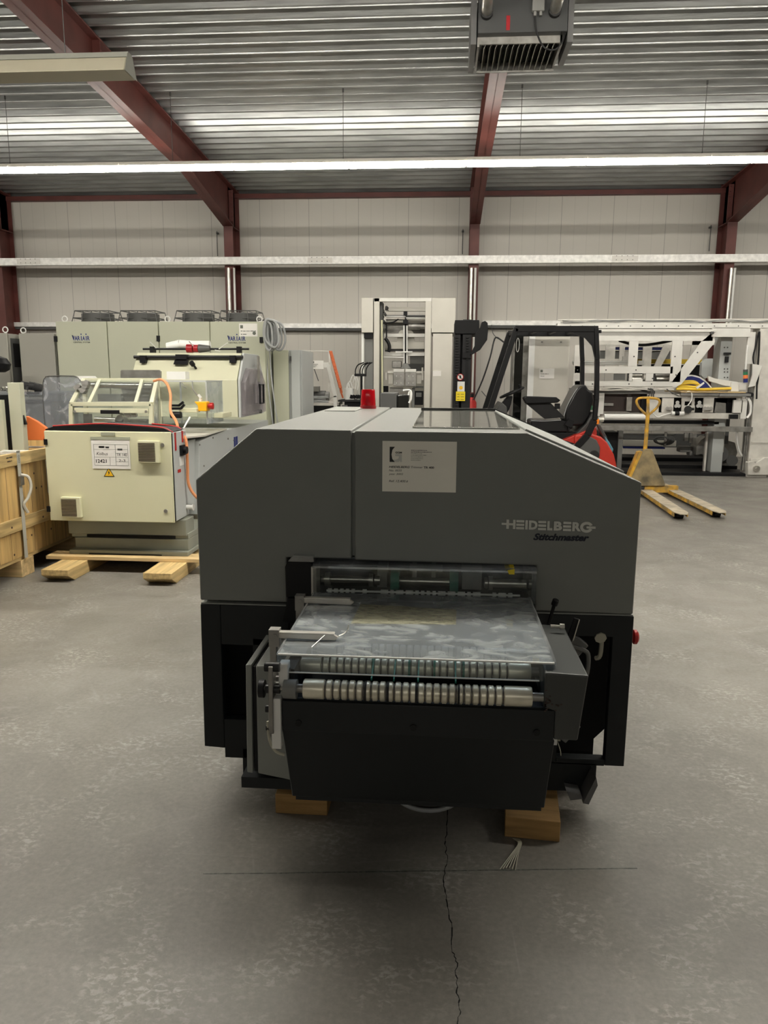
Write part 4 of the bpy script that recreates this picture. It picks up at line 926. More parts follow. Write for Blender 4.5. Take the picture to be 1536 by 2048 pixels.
# ================================================================ wide fan cabinet
Y = 9.5
t = VC = thing('fan_cabinet', 'wide pale green cabinet row with blue lettering and four fan guards on top', 'cabinet', (-3.57, 9.5, 0))
x0, x1, z1 = -4.917, -2.20, 2.222
MB().box(x0+.01, x1, Y+.03, Y+.62, .1, z1-.006).done('cabinet_body', 'cabinet_green', t, bevel=.003)
MB().box(x0+.02, x1-.02, Y+.06, Y+.6, 0, .1).done('plinth', 'black', t)
xd = [x0, -4.241, -3.572, -2.909, x1]
for a, b in zip(xd, xd[1:]): MB().box(a+.006, b-.006, Y, Y+.03, .12, z1).done('door', 'cabinet_green', t, bevel=.004)
for px, py in ((112, 678), (317, 677), (523, 680), (317, 860)):
    x, z = P(px, py, Y); MB().box(x-.02, x+.02, Y-.02, Y+.01, z-.035, z+.035).done('door_hinge', 'black', t)
for a, b in ((144, 179), (455, 491)):
    xa_, xb_ = P(a, 670, Y)[0], P(b, 670, Y)[0]
    m = MB(); zt, zb = P(160, 672, Y)[1], P(160, 681, Y)[1]
    w_ = xb_-xa_
    m.text('VAR', xa_, xa_+w_*.45, zb, zt, Y-.001, offset=.03); m.text('A', xa_+w_*.58, xa_+w_*.74, zb, zt, Y-.001, offset=.03); m.text('R', xa_+w_*.86, xb_, zb, zt, Y-.001, offset=.03)
    for f in (.50, .78): m.box(xa_+w_*f, xa_+w_*(f+.045), Y-.0016, Y-.001, zb, zt); m.cyl((xa_+w_*(f+.022), Y-.0016, zt+.022), (xa_+w_*(f+.022), Y-.001, zt+.022), .009, n=8)
    m.prism([(xa_, zt), (xa_+.02, zt), (xa_+.02, zb+.02)][::1]+[(xa_, zt+.015)], Y-.0016, Y-.001)
    m.done('brand_lettering', 'ink_blue', t)
    MB().text('CENTRAL SYSTEM', xa_+.012, xb_, zb-.032, zb-.014, Y-.001, offset=.02).done('small_lettering', 'ink', t)
for i, px in enumerate((192, 283, 394, 482)):
    x = P(px, 642, Y+.25)[0]; r0, r1 = .245, .215; zt = z1-.006
    f = MB().lathe([(.205, 0), (.205, .12), (.17, .13), (.0, .13)], (x, Y+.32, zt), (0, 0, 1), 24).done('fan_housing', 'dark_grey', t)
    m = MB()
    for z_, s_ in ((.005, 1.0), (.15, .86), (.06, .94)):
        a = .26*s_; m.tube([(x-a, Y+.32-a*.8, zt+z_), (x+a, Y+.32-a*.8, zt+z_), (x+a, Y+.32+a*.8, zt+z_), (x-a, Y+.32+a*.8, zt+z_)], .007, 6, smooth=0, closed=True)
    for sx in (-1, -.5, 0, .5, 1):
        for sy in (-1, 1): m.bar((x+sx*.26, Y+.32+sy*.208, zt), (x+sx*.224, Y+.32+sy*.179, zt+.15), .008, .008)
        m.bar((x+sx*.224, Y+.32-.179, zt+.15), (x+sx*.224, Y+.32+.179, zt+.15), .006, .006)
    m.done('wire_guard', 'dark_grey', t)
for px in (128, 334, 518): eye(P(px, 640, Y+.1)[0], Y+.12, z1-.006, t)
x0_, zt = P(478, 647, Y); x1_, zb = P(515, 673, Y)
pp_ = MB().box(x0_, x1_, Y-.003, Y-.001, zb, zt).done('information_sheet', 'paper', t)
m = MB(); m.box(x0_+.015, x0_+.05, Y-.004, Y-.003, zt-.06, zt-.02); m.scribble(x0_+.02, x1_-.02, zt-.10, zt-.085, Y-.0032); m.scribble(x0_+.02, x0_+.1, zt-.14, zt-.125, Y-.0032); m.cyl((x1_-.04, Y-.004, zb+.04), (x1_-.04, Y-.003, zb+.04), .022, n=14); m.done('printed_text', 'ink_grey', pp_)
# bundle of cables hanging over the right end
random.seed(21)
for k in range(14):
    a = random.uniform(527, 545); w_ = random.uniform(14, 30); dy = random.uniform(-4, 3); y_ = Y-.04-k*.027
    m = MB().tube([Q(a, 645+dy, y_), Q(a-2, 672, y_), Q(a+w_*.2, 692+dy*2, y_), Q(a+w_*.7, 697+dy, y_), Q(a+w_, 680, y_), Q(a+w_*.8, 650+dy, y_), Q(a+w_*.35, 642+dy, y_)], .013, 6, closed=True)
    m.done('cable_bundle', 'grey_cable', None) ; o = bpy.context.scene.collection.objects[-1]
    tag(o, 'grey cable loop in the bundle hung at the right end of the fan cabinet', 'cable', 'looped grey cables beside the fan cabinet')
for a, b in (((533, 700), (546, 850)), ((539, 700), (556, 850))): tag(MB().tube([Q(*a, 9.6), Q((a[0]+b[0])/2-3, 770, 9.5), Q(*b, 9.45)], .009, 6).done('hanging_cable', 'grey_cable'), 'thin grey cable hanging down from the looped cable bundle, %s one' % ('left' if a[0] == 533 else 'right'), 'cable')
t, x0, x1, z1 = cabinet('tall_locker', 546, 699, 603, 9.8, .9, 'light_grey', 'light grey tall locker right of the cable bundle')
MB().pb(546, 700, 580, 905, 9.775, .02).done('door', 'cabinet_green', t, bevel=.004)
MB().pb(582, 700, 602, 905, 9.775, .02).done('side_door', 'light_grey', t, bevel=.004)
x, z = P(581, 717, 9.77); MB().box(x-.012, x+.012, 9.765, 9.775, z-.03, z+.03).done('door_latch', 'dark_grey', t)
# ================================================================ white tubular cart
Y = 11.6
t = thing('tubular_frame_cart', 'white tubular frame on a black table holding a motor and coiled cable', 'cart', (-1.95, Y, 0))
zt = P(640, 806, Y)[1]
MB().box(P(598, 806, Y)[0], P(672, 806, Y)[0], Y, Y+.8, zt-.04, zt).done('deck', 'white_dirty', t)
MB().box(P(598, 806, Y)[0], P(668, 806, Y)[0], Y+.02, Y+.78, zt-.2, zt-.04).done('under_frame', 'black', t)
for px in (601, 665): 
    for dy in (.05, .7): MB().box(P(px, 806, Y)[0]-.03, P(px, 806, Y)[0]+.03, Y+dy, Y+dy+.06, 0, zt-.2).done('leg', 'black', t)
MB().box(P(598, 806, Y)[0]+.03, P(668, 806, Y)[0], Y+.1, Y+.7, .35, .40).done('lower_shelf', 'wood_x', t)
MB().cyl(Q(604, 713, Y), Q(603, 800, Y), .035, n=12).cyl(Q(603, 732, Y), Q(603, 738, Y), .055, n=12).done('post', 'white_paint', t)
MB().bar(Q(604, 730, Y), Q(658, 730, Y), .05, .075).done('cross_bar', 'white_paint', t)
MB().bar(Q(656, 729, Y), Q(671, 794, Y), .05, .045).bar(Q(670, 792, Y), Q(671, 815, Y), .05, .045).done('slanted_post', 'white_paint', t)
MB().cyl(Q(659, 703, Y+.6), Q(659, 800, Y+.6), .02, n=8).cyl(Q(614, 703, Y+.6), Q(616, 800, Y+.6), .02, n=8).bar(Q(602, 701, Y+.6), Q(661, 702, Y+.6), .015, .012).done('rear_frame', 'white_dirty', t)
MB().bar(Q(616, 703, Y+.3), Q(637, 762, Y+.3), .012, .012).done('thin_strut', 'dark_grey', t)
x0, zt_ = P(623, 721, Y-.05); x1, zb_ = P(647, 738, Y-.05)
q = MB().box(x0, x1, Y-.05, Y-.04, zb_, zt_).done('information_sheet', 'paper', t)
m = MB(); m.box(x0+.012, x0+.04, Y-.052, Y-.05, zt_-.04, zt_-.012); 
for i in range(3): m.box(x0+.015, x0+.1-.02*i, Y-.052, Y-.05, zt_-.06-.02*i, zt_-.053-.02*i)
m.done('printed_text', 'ink_grey', q)
mo = thing('electric_motor', 'dark grey ribbed electric motor on the white frame cart', 'motor', (P(633, 790, Y+.2)[0], Y+.2, zt))
xa_, z_ = P(617, 780, Y+.2); xb_ = P(650, 780, Y+.2)[0]; z_ = zt+.10
mm = MB().cyl((xa_, Y+.25, z_), (xb_, Y+.25, z_), .085, n=20).done('housing', 'dark_grey', mo)
m = MB()
for i in range(8): m.cyl((xa_+.02+i*.012, Y+.25, z_), (xa_+.025+i*.012, Y+.25, z_), .095, n=16)
m.done('cooling_ribs', 'dark_grey', mo)
MB().cyl((xb_, Y+.25, z_), (xb_+.06, Y+.25, z_), .07, n=18).done('end_bell', 'mid_grey', mo)
MB().box(xa_+.05, xa_+.17, Y+.15, Y+.3, z_+.07, z_+.15).done('terminal_box', 'steel_dull', mo)
MB().box(xa_+.03, xb_-.03, Y+.17, Y+.33, zt, zt+.03).done('foot', 'dark_grey', mo)
m = MB(); random.seed(2)
for i in range(6):
    cx, _, cz = Q(636, 801, Y+.05); a = .11+random.uniform(-.02, .02)
    m = MB().tube([(cx+math.cos(k*.8)*a*1.2, Y+.1+math.sin(k*.8)*a*.6, zt+.012+i*.017) for k in range(8)], .007, 6, closed=True)
    tag(m.done('coiled_cable', 'grey_cable'), 'loop of grey cable in the coil lying on the white frame cart', 'cable', 'cable loops on the frame cart')
tag(MB().bar(Q(661, 702, Y+.3), Q(681, 776, Y+.1), .055, .012).bar(Q(682, 784, Y+.1), Q(686, 796, Y+.1), .06, .02).cyl(Q(681, 776, Y+.1), Q(683, 786, Y+.1), .02, n=8).done('orange_strap', 'orange_strap'), 'orange ratchet strap slanting down from the white tube frame', 'strap')
# pump table
Y = 11.9
t = thing('pump_table', 'low black table carrying a white pump and hoses, left of the tall tower', 'table', (P(705, 808, Y)[0], Y, 0))
zt = P(700, 800, Y)[1]
MB().box(P(676, 800, Y)[0], P(735, 800, Y)[0], Y, Y+.6, zt-.03, zt).done('table_top', 'rubber', t)
MB().box(P(688, 800, Y)[0], P(733, 800, Y)[0], Y+.05, Y+.55, .0, zt-.03).done('cabinet_base', 'black', t)
MB().box(P(683, 812, Y)[0], P(694, 812, Y)[0], Y+.03, Y+.05, zt-.12, zt-.08).done('grey_pad', 'mid_grey', t)
MB().cyl(Q(699, 799, Y+.2), Q(699, 779, Y+.2), .07, n=16).cyl(Q(699, 779, Y+.2), Q(699, 776, Y+.2), .075, n=16).done('white_pot', 'plastic_white', t)
MB().pb(703, 765, 714, 778, Y+.15, .1).pb(714, 755, 719, 800, Y+.2, .05).done('pump_body', 'white_dirty', t, bevel=.008)
for k, (a, b, c_) in enumerate(((692, 776, 700), (695, 772, 704), (706, 762, 716), (700, 760, 712))): MB().tube([Q(a, b+4, Y+.14), Q((a+c_)/2, b-10, Y+.14), Q(c_, b+2, Y+.14), Q(c_-1, b+18, Y+.14)], .007, 5).done('clear_hose', 'plastic_white', t)
m = MB()
for px in (702, 707, 713, 717): m.cyl(Q(px, 797, Y+.1), Q(px+2, 790, Y+.1), .025, n=8)
m.done('black_fitting', 'black', t)
t = thing('gooseneck_stand', 'black stand with four curved goosenecks before the tall tower', 'stand', (P(723, 800, 11.7)[0], 11.7, 0))
MB().cyl((P(723, 800, 11.7)[0], 11.7, 0), Q(723, 750, 11.7), .018, n=10).cyl((P(723, 800, 11.7)[0], 11.7, 0), (P(723, 800, 11.7)[0], 11.7, .02), .15, n=20).done('post', 'black', t)
MB().bar(Q(709, 750, 11.7), Q(733, 750, 11.7), .04, .04).done('cross_block', 'black', t, bevel=.006)
for a, b in ((711, 728), (720, 736), (725, 741), (732, 744)): MB().tube([Q(a, 749, 11.7), Q(a, 740, 11.7), Q(a+5, 730, 11.68), Q(b, 725, 11.65)], .009, 6).done('gooseneck', 'black', t)
# ================================================================ tall white tower
Y = 13.2
t = thing('stacker_tower', 'tall off white machine tower with open shaft full of rods, behind the trimmer', 'machine', (P(815, 800, Y)[0], Y, 0))
D = 1.3
def g(name, mt, *r, Y_=Y, d=.1, bevel=.003): m = MB(); [m.pb(*q, Y_, d) for q in r]; return m.done(name, mt, t, bevel=bevel)
def floorbox(name, mt, a, b, c_, Y_, d, bevel=.004):
    (x0, z1), x1 = P(a, b, Y_), P(c_, b, Y_)[0]; return MB().box(x0, x1, Y_, Y_+d, 0, z1).done(name, mt, t, bevel=bevel)
floorbox('left_post', 'off_white', 748, 596, 759, Y, .12)
floorbox('right_post', 'off_white', 851, 603, 863, Y, .12)
g('top_beam', 'white_paint', (748, 596, 863, 603))
g('upper_side_panel', 'off_white', (723, 596, 746, 665), d=D)
floorbox('side_door', 'off_white', 866, 667, 905, Y+.02, D)
g('upper_side_panel', 'off_white', (864, 596, 910, 665), d=D)
floorbox('rear_wall', 'off_white', 760, 760, 851, Y+D-.05, .04)
x0, z1 = P(723, 668, Y+.05); MB().box(x0, P(727, 700, Y)[0], Y+.05, Y+.1, 0, z1).done('guide_post', 'plastic_white', t)
MB().box(P(728, 700, Y)[0], P(745, 700, Y)[0], Y+.12, Y+.2, 0, P(735, 672, Y)[1]).done('dark_panel', 'mid_grey', t)
MB().pb(728, 666, 745, 676, Y+.05, .1).done('dark_lintel', 'black', t)
yi = Y+.5
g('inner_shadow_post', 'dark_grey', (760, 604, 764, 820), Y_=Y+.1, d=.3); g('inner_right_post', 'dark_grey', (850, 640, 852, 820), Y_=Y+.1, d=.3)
g('inner_beam', 'off_white', (772, 614, 851, 622), (772, 638, 851, 645), Y_=yi); g('inner_beam', 'dark_grey', (772, 630, 851, 634), (770, 698, 849, 703), Y_=yi)
g('cross_rail', 'white_paint', (768, 667, 851, 674), (770, 705, 850, 712), Y_=Y+.35)
g('carriage_plate', 'steel_dull', (768, 645, 851, 667), Y_=Y+.7)
MB().pp([(768, 683), (793, 683), (798, 664), (802, 660), (822, 660), (826, 664), (830, 683), (849, 683), (849, 698), (768, 698)], yi-.05, .06).done('carriage_yoke', 'off_white', t, bevel=.004)
for px in (808, 814): MB().cyl(Q(px, 651, Y+.3), Q(px, 726, Y+.3), .014, n=10).done('guide_rod', 'plastic_white', t)
MB().pb(809.6, 625, 812.4, 728, Y+.33, .02).pb(807, 623, 814, 630, Y+.25, .1).pb(806, 640, 816, 648, Y+.25, .1).done('spindle', 'black', t)
MB().pp([(807, 727), (815, 727), (821, 737), (801, 737)], Y+.25, .1).done('spindle_head', 'mid_grey', t)
MB().cyl(Q(817, 653, Y+.4), Q(840, 653, Y+.4), .06, n=16).cyl(Q(840, 653, Y+.4), Q(851, 653, Y+.4), .045, n=14).done('drive_motor', 'steel_dull', t)
MB().cyl(Q(772, 633, Y+.3), Q(812, 633, Y+.3), .012, n=8).cyl(Q(812, 636, Y+.3), Q(851, 636, Y+.3), .01, n=8).cyl(Q(767, 714, Y+.25), Q(808, 715, Y+.25), .01, n=8).cyl(Q(791, 704, Y+.25), Q(825, 704, Y+.25), .012, n=8).done('cross_rod', 'plastic_white', t)
MB().cyl(Q(763.5, 640, Y+.1), Q(764.5, 785, Y+.1), .018, n=10).done('light_tube_cover', 'cream', t)
m = MB(); random.seed(8)
for i in range(16): px, py = random.uniform(762, 774), random.uniform(607, 660); m.cyl(Q(px, py, Y+.2), Q(px+random.uniform(-3, 4), py+random.uniform(2, 6), Y+.25), random.uniform(.01, .03), n=8)
m.done('valve_cluster', 'dark_grey', t)
MB().tube([Q(770, 676, Y+.2), Q(776, 684, Y+.2), Q(779, 694, Y+.2), Q(777, 704, Y+.2)], .03, 8).tube([Q(773, 646, Y+.2), Q(773, 675, Y+.2)], .012, 6, smooth=0).tube([Q(768, 646, Y+.2), Q(785, 645, Y+.2), Q(797, 638, Y+.2)], .012, 6).done('black_hose', 'black', t)
MB().cyl(Q(770, 690, Y+.35), Q(776, 690, Y+.35), .09, n=16).done('white_disc', 'off_white', t)
MB().pb(784, 722, 803, 736, Y+.4, .2).done('gearbox', 'steel_dull', t, bevel=.01)
g('dark_back', 'mid_grey', (820, 712, 850, 728), Y_=Y+.6, d=.05); g('dark_back', 'dark_grey', (815, 728, 850, 742), Y_=Y+.6, d=.05)
for a, b in ((787, 808), (811, 832)):
    f = g('gripper_plate', 'steel_dull', (a, 744, b, 772), Y_=Y+.05, d=.02); g('gripper_cap', 'white_paint', (a, 738, b, 744), Y_=Y+.04, d=.15)
    m = MB(); [m.cyl(Q(px, py, Y+.04), Q(px, py, Y+.05), .008, n=8) for px in (a+6, b-6) for py in (752, 766)]; m.done('screw_heads', 'plastic_white', t)
g('carriage_block', 'off_white', (777, 747, 786, 768), (833, 747, 843, 768), Y_=Y+.15, d=.1)
g('carriage_bar', 'white_dirty', (775, 742, 846, 747), (778, 772, 832, 774), Y_=Y+.12, d=.05)
MB().cyl(Q(772, 745, Y+.1), Q(772, 760, Y+.1), .015, n=8).cyl(Q(845, 735, Y+.1), Q(845, 760, Y+.1), .015, n=8).done('side_disc', 'white_dirty', t)
g('lower_block', 'steel_dull', (780, 775, 806, 784), Y_=Y+.2); g('lower_dark', 'black', (828, 782, 846, 810), (765, 772, 776, 785), Y_=Y+.3); g('lower_frame', 'mid_grey', (826, 772, 847, 776), (824, 776, 829, 815), Y_=Y+.25)
g('small_box', 'mid_grey', (832, 785, 843, 794), Y_=Y+.28, d=.02)
x, z = P(874, 747, Y); MB().box(x-.07, x+.07, Y+.012, Y+.02, z-.045, z+.045).done('paper_label', 'paper', t)
tag(MB().pb(908, 626, 936, 900, Y+1.0, .05).done('grey_board', 'cabinet_grey'), 'narrow grey board against the wall between tower and forklift mast', 'board') if False else None
# low dark unit with clear cover just behind the trimmer
Y = 6.2
t = thing('dark_control_unit', 'dark grey box with a clear bent cover standing behind the trimmer top', 'machine', (P(790, 800, Y)[0], Y, 0))
x0, z1 = P(761, 786, Y); x1 = P(793, 786, Y)[0]; x2 = P(818, 786, Y)[0]
MB().box(x0, x1, Y, Y+.4, .75, z1).done('housing', 'dark_grey', t, bevel=.005)
MB().box(x1, x2, Y+.02, Y+.38, .75, z1-.015).done('clear_cover', 'tinted', t, bevel=.008)
MB().box(x0+.02, x2-.02, Y+.05, Y+.35, .0, .75).done('stand', 'mid_grey', t)
MB().tube([Q(817, 790, Y), Q(820, 783, Y), Q(822, 796, Y), Q(818, 806, Y)], .008, 6).tube([Q(806, 781, Y), Q(818, 780, Y), Q(823, 786, Y), Q(822, 800, Y)], .007, 6).done('white_rod', 'plastic_white', t)
# ================================================================ forklift
t = FL = thing('forklift', 'red and black forklift truck with black overhead guard, facing left behind the trimmer', 'forklift', (1.3, 10.8, 0))
Y = 10.3; Yr = 11.35
def G(px, py, y_): q = P(px, py, Y); return (q[0], y_, q[1])
for y_, nm in ((Y, 'near'), (Yr, 'far')):
    MB().bar(G(975, 835, y_), G(1033, 656, y_), .07, .06).done('front_pillar', 'black', t, bevel=.008)
    m = MB().bar(G(1030, 658, y_), G(1196, 658, y_), .06, .08); m.done('roof_rail', 'black', t, bevel=.008)
    pts = [G(1192, 656, y_), G(1194, 720, y_), G(1193, 800, y_), G(1189, 840, y_), G(1175, 870, y_), G(1150, 897, y_)]
    m = MB()
    for a, b in zip(pts, pts[1:]): m.bar(a, b, .055, .085)
    m.done('rear_pillar', 'black', t, bevel=.006)
m = MB(); 
for px, py in ((1035, 660), (1080, 657), (1120, 657), (1160, 657), (1192, 658)): m.bar(G(px, py, Y), G(px, py, Yr), .05, .045)
m.done('roof_cross_bars', 'black', t, bevel=.004)
MB().prism([G(a, b, 0)[::2] for a, b in ((1140, 664), (1170, 676), (1184, 692), (1189, 715), (1193, 715), (1193, 660))], Y-.02, Y+.02).done('corner_gusset', 'black', t)
m = MB()   # mast
for y_ in (10.45, 11.1):
    (x0, z1), x1 = P(910, 642, 10.45), P(922, 642, 10.45)[0]
    m.box(x0, x1, y_, y_+.08, .08, z1)
    x2, x3 = P(926, 650, 10.45)[0], P(944, 650, 10.45)[0]; m.box(x2, x3, y_, y_+.08, .08, z1+.02)
m.done('mast_profile', 'black_metal', t, bevel=.004)
(x0, z1), (x1, z0) = P(910, 640, 10.42), P(958, 668, 10.42)
MB().box(x0, x1, 10.42, 11.2, z0, z1).done('mast_head', 'black', t, bevel=.008)
MB().prism([P(a, b, 10.40) for a, b in ((949, 692), (950, 668), (960, 655), (963, 645), (970, 642), (975, 646), (976, 660), (974, 680), (960, 700), (945, 709), (940, 709))], 10.36, 10.40).done('mast_hook_plate', 'black', t, bevel=.006)
m = MB()
(x0, _), x1 = P(911, 700, 10.5), P(942, 700, 10.5)[0]
m.box(x0, x1, 10.6, 11.1, .1, P(920, 672, 10.5)[1]).done('mast_cross_plate', 'black', t)
for px in (914, 935):
    m = MB(); 
    for i in range(26 if px == 914 else 9): q = P(px, 674+i*5.4, 10.42); m.box(q[0]-.017, q[0]+.017, 10.42, 10.45, q[1]-.013, q[1]+.009)
    m.done('lift_chain', 'rubber', t)
MB().pb(925, 706, 942, 716, 10.40, .08).pb(932, 716, 936, 770, 10.44, .03).done('chain_anchor', 'black', t)
x, z = P(920.5, 754, 10.40); m = MB(); m.cyl((x, 10.398, z), (x, 10.402, z), .045, n=24).done('no_ride_sign', 'red', t); MB().cyl((x, 10.396, z), (x, 10.398, z), .036, n=24).done('sign_field', 'plastic_white', t)
MB().box(x-.012, x+.012, 10.394, 10.396, z-.02, z+.022).bar((x-.028, 10.393, z+.028), (x+.028, 10.393, z-.028), .003, .008).done('sign_figure', 'ink', t)
(x0, z1), (x1, z0) = P(915, 763, 10.4), P(929, 783, 10.4); MB().box(x0, x1, 10.398, 10.402, z0, z1).done('white_sticker', 'plastic_white', t); MB().cyl(((x0+x1)/2, 10.396, z0+.05), ((x0+x1)/2, 10.398, z0+.05), .025, n=12).done('sticker_disc', 'warning', t)
(x0, z1), (x1, z0) = P(912, 783, 10.4), P(930, 802, 10.4); y_s = MB().box(x0, x1, 10.396, 10.402, z0, z1).done('yellow_sticker', 'yellow', t)
m = MB(); 
for i in range(3): m.box(x0+.015, x0+.05, 10.395, 10.396, z1-.04-i*.035, z1-.034-i*.035).box(x0+.065, x1-.015, 10.395, 10.396, z1-.04-i*.035, z1-.034-i*.035)
m.done('sticker_lines', 'ink', y_s)
# body
xl, xr = P(960, 860, Y)[0], P(1195, 860, Y)[0]
MB().prism([(xl, .25), (xl, .62), (xl+.25, .82), (xr-.8, .84), (xr-.1, .62), (xr-.1, .25)], Y+.03, Yr-.03).done('chassis', 'black', t, bevel=.02)
cw = [P(a, b, Y) for a, b in ((1185, 868), (1203, 874), (1215, 885), (1229, 910), (1234, 932), (1233, 947))]
cw = cw+[(cw[-1][0]-.02, .28), (P(1150, 900, Y)[0], .28), (P(1150, 880, Y)[0], cw[0][1]-.02)]
MB().prism(cw, Y+.02, Yr-.02).done('counterweight', 'forklift_red', t, bevel=.05, seg=3)
fd = [P(a, b, Y) for a, b in ((1120, 900), (1150, 888), (1180, 873), (1193, 880), (1200, 895), (1199, 912), (1190, 925))]+[(P(1190, 925, Y)[0], .5), (P(1120, 900, Y)[0], .5)]
MB().prism(fd, Y-.01, Y+.06).done('rear_fender', 'dark_grey', t, bevel=.012)
x, z = P(1188, 911, Y); MB().cyl((x, Y-.02, z), (x, Y+.0, z), .07, n=20).done('fender_cap', 'rubber', t, bevel=.01)
for x_, r in ((xl+.25, .27), (xr-.1, .24)):
    for y_ in (Y+.0, Yr-.22): 
        w_ = MB().lathe([(r*.6, 0), (r, .03), (r, .19), (r*.6, .22)], (x_, y_, r), (0, 1, 0), 28).done('wheel', 'rubber', t)
        MB().cyl((x_, y_-.005, r), (x_, y_+.01, r), r*.5, n=18).done('wheel_hub', 'forklift_red', w_)
for y_ in (10.55, 11.05): MB().prism([(P(905, 900, 10.5)[0], .06), (P(905, 900, 10.5)[0]-1.0, .05), (P(905, 900, 10.5)[0]-1.0, .07), (P(905, 900, 10.5)[0], .11)], y_-.06, y_+.06).box(P(905, 900, 10.5)[0], P(905, 900, 10.5)[0]+.04, y_-.06, y_+.06, .06, .5).done('fork', 'black_metal', t)
MB().box(P(905, 900, 10.5)[0]+.3, xl+.1, 10.6, 11.1, .3, .45).done('mast_mount', 'black', t)
MB().prism([P(a, b, Y) for a, b in ((1118, 885), (1160, 868), (1195, 855), (1196, 870), (1180, 880), (1150, 892))], Y+.06, Yr-.1).done('engine_hood', 'forklift_red', t, bevel=.01)
yc_ = 10.8
def K(px, py, y_=10.75): q = P(px, py, y_); return (q[0], y_, q[1])
s_ = MB()
cu = [K(a, b)[::2] for a, b in ((1057, 842), (1062, 838), (1120, 838), (1135, 842), (1140, 853), (1130, 862), (1075, 862), (1060, 852))]
MB().prism(cu, 10.5, 11.05).done('seat_cushion', 'seat_vinyl', t, bevel=.02)
bk = [K(a, b)[::2] for a, b in ((1125, 838), (1124, 820), (1135, 800), (1145, 780), (1155, 770), (1165, 769), (1170, 778), (1179, 784), (1180, 800), (1172, 830), (1160, 848), (1140, 850))]
MB().prism(bk, 10.5, 11.05).done('seat_backrest', 'seat_vinyl', t, bevel=.025, seg=3)
MB().tube([K(1128, 832, 10.49), K(1133, 815, 10.49), K(1143, 795, 10.49), K(1155, 776, 10.49)], .006, 5).tube([K(1062, 841, 10.49), K(1090, 842, 10.49), K(1122, 840, 10.49)], .006, 5).done('seat_piping', 'grey_cable', t)
MB().prism([K(a, b)[::2] for a, b in ((1122, 846), (1130, 835), (1140, 840), (1136, 852), (1128, 850))], 10.42, 10.5).box(K(1131, 855)[0]-.015, K(1131, 855)[0]+.015, 10.44, 10.46, K(1131, 858)[2], K(1131, 848)[2]).done('seat_belt_buckle', 'black', t)
MB().box(K(1062, 862)[0], K(1160, 862)[0], 10.5, 11.05, .6, K(1062, 862)[2]).done('seat_base', 'black', t, bevel=.01)
MB().prism([K(a, b)[::2] for a, b in ((1140, 870), (1165, 845), (1178, 822), (1188, 830), (1184, 850), (1150, 872))], 10.46, 11.1).done('side_cover', 'dark_grey', t, bevel=.01)
MB().prism([K(a, b, 10.6)[::2] for a, b in ((1044, 795), (1050, 792), (1110, 794), (1118, 800), (1112, 805), (1050, 807))], 10.45, 10.62).done('armrest', 'black', t, bevel=.012)
MB().prism([K(a, b, 10.6)[::2] for a, b in ((1050, 806), (1100, 806), (1127, 834), (1088, 837))], 10.5, 10.6).done('armrest_bracket', 'black_metal', t)
MB().pb(1110, 807, 1120, 818, 10.5, .04).done('armrest_box', 'black', t)
st_ = Vector(K(1024, 785)); ax = Vector((-.45, 0, 1)).normalized()
u = ax.orthogonal().normalized(); w = ax.cross(u)
wh = MB().tube([st_+u*math.cos(a)*.17+w*math.sin(a)*.17 for a in [i*math.pi/8 for i in range(16)]], .016, 8, smooth=1, closed=True)
for a in (0, 2.1, 4.2): wh.bar(st_, st_+u*math.cos(a)*.17+w*math.sin(a)*.17, .03, .012)
wh.cyl(st_-ax*.02, st_+ax*.02, .04, n=14)
wh.done('steering_wheel', 'black', t); MB().cyl(st_+u*.16-w*.03, st_+u*.16-w*.03+ax*.06, .02, n=12).done('wheel_knob', 'black', t)
MB().prism([K(a, b)[::2] for a, b in ((1015, 792), (1025, 792), (1022, 805), (1018, 818), (1008, 835), (985, 835), (992, 820), (1002, 808))], 10.68, 10.84).done('steering_column', 'black', t, bevel=.012)
MB().prism([K(a, b)[::2] for a, b in ((980, 830), (1000, 803), (1010, 812), (1012, 840), (980, 845))], 10.45, 11.15).done('dashboard', 'dark_grey', t, bevel=.015)
MB().bar(K(963, 782, 10.4), K(972, 793, 10.4), .02, .012).done('lever_handle', 'dark_grey', t)
m = MB(); a = K(1036, 690, 10.3); m.tube([(a[0]+math.cos(k*.785)*.02, 10.33, a[2]+math.sin(k*.785)*.09) for k in range(8)], .004, 6, closed=True).done('mirror_ring', 'white_paint', t)
MB().cyl(G(1194, 848, Y), G(1194, 838, Y), .028, n=12).done('turn_signal', 'amber', t)
MB().cyl(G(1200, 660, Y), G(1200, 666, Y), .02, n=10).done('rear_lamp', 'black', t)
MB().lathe([(.0, 0), (.05, .02), (.055, .07), (.03, .11), (0, .12)], K(1177, 822, 10.9), (0, 0, 1), 12).done('green_rag', 'green', t)
tag(MB().prism([P(a, b, 10.9) for a, b in ((1192, 848), (1200, 850), (1212, 872), (1216, 884), (1208, 880))], 10.86, 10.94).done('dark_bag', 'dark_grey', bevel=.01), 'dark bag leaning on the forklift counterweight', 'bag')
tag(MB().prism([P(a, b, 10.8) for a, b in ((1209, 872), (1218, 884), (1226, 898), (1225, 904), (1216, 898), (1210, 884))], 10.77, 10.82).done('blue_rag', 'skyblue', bevel=.01), 'pale blue rag on top of the forklift counterweight', 'rag')
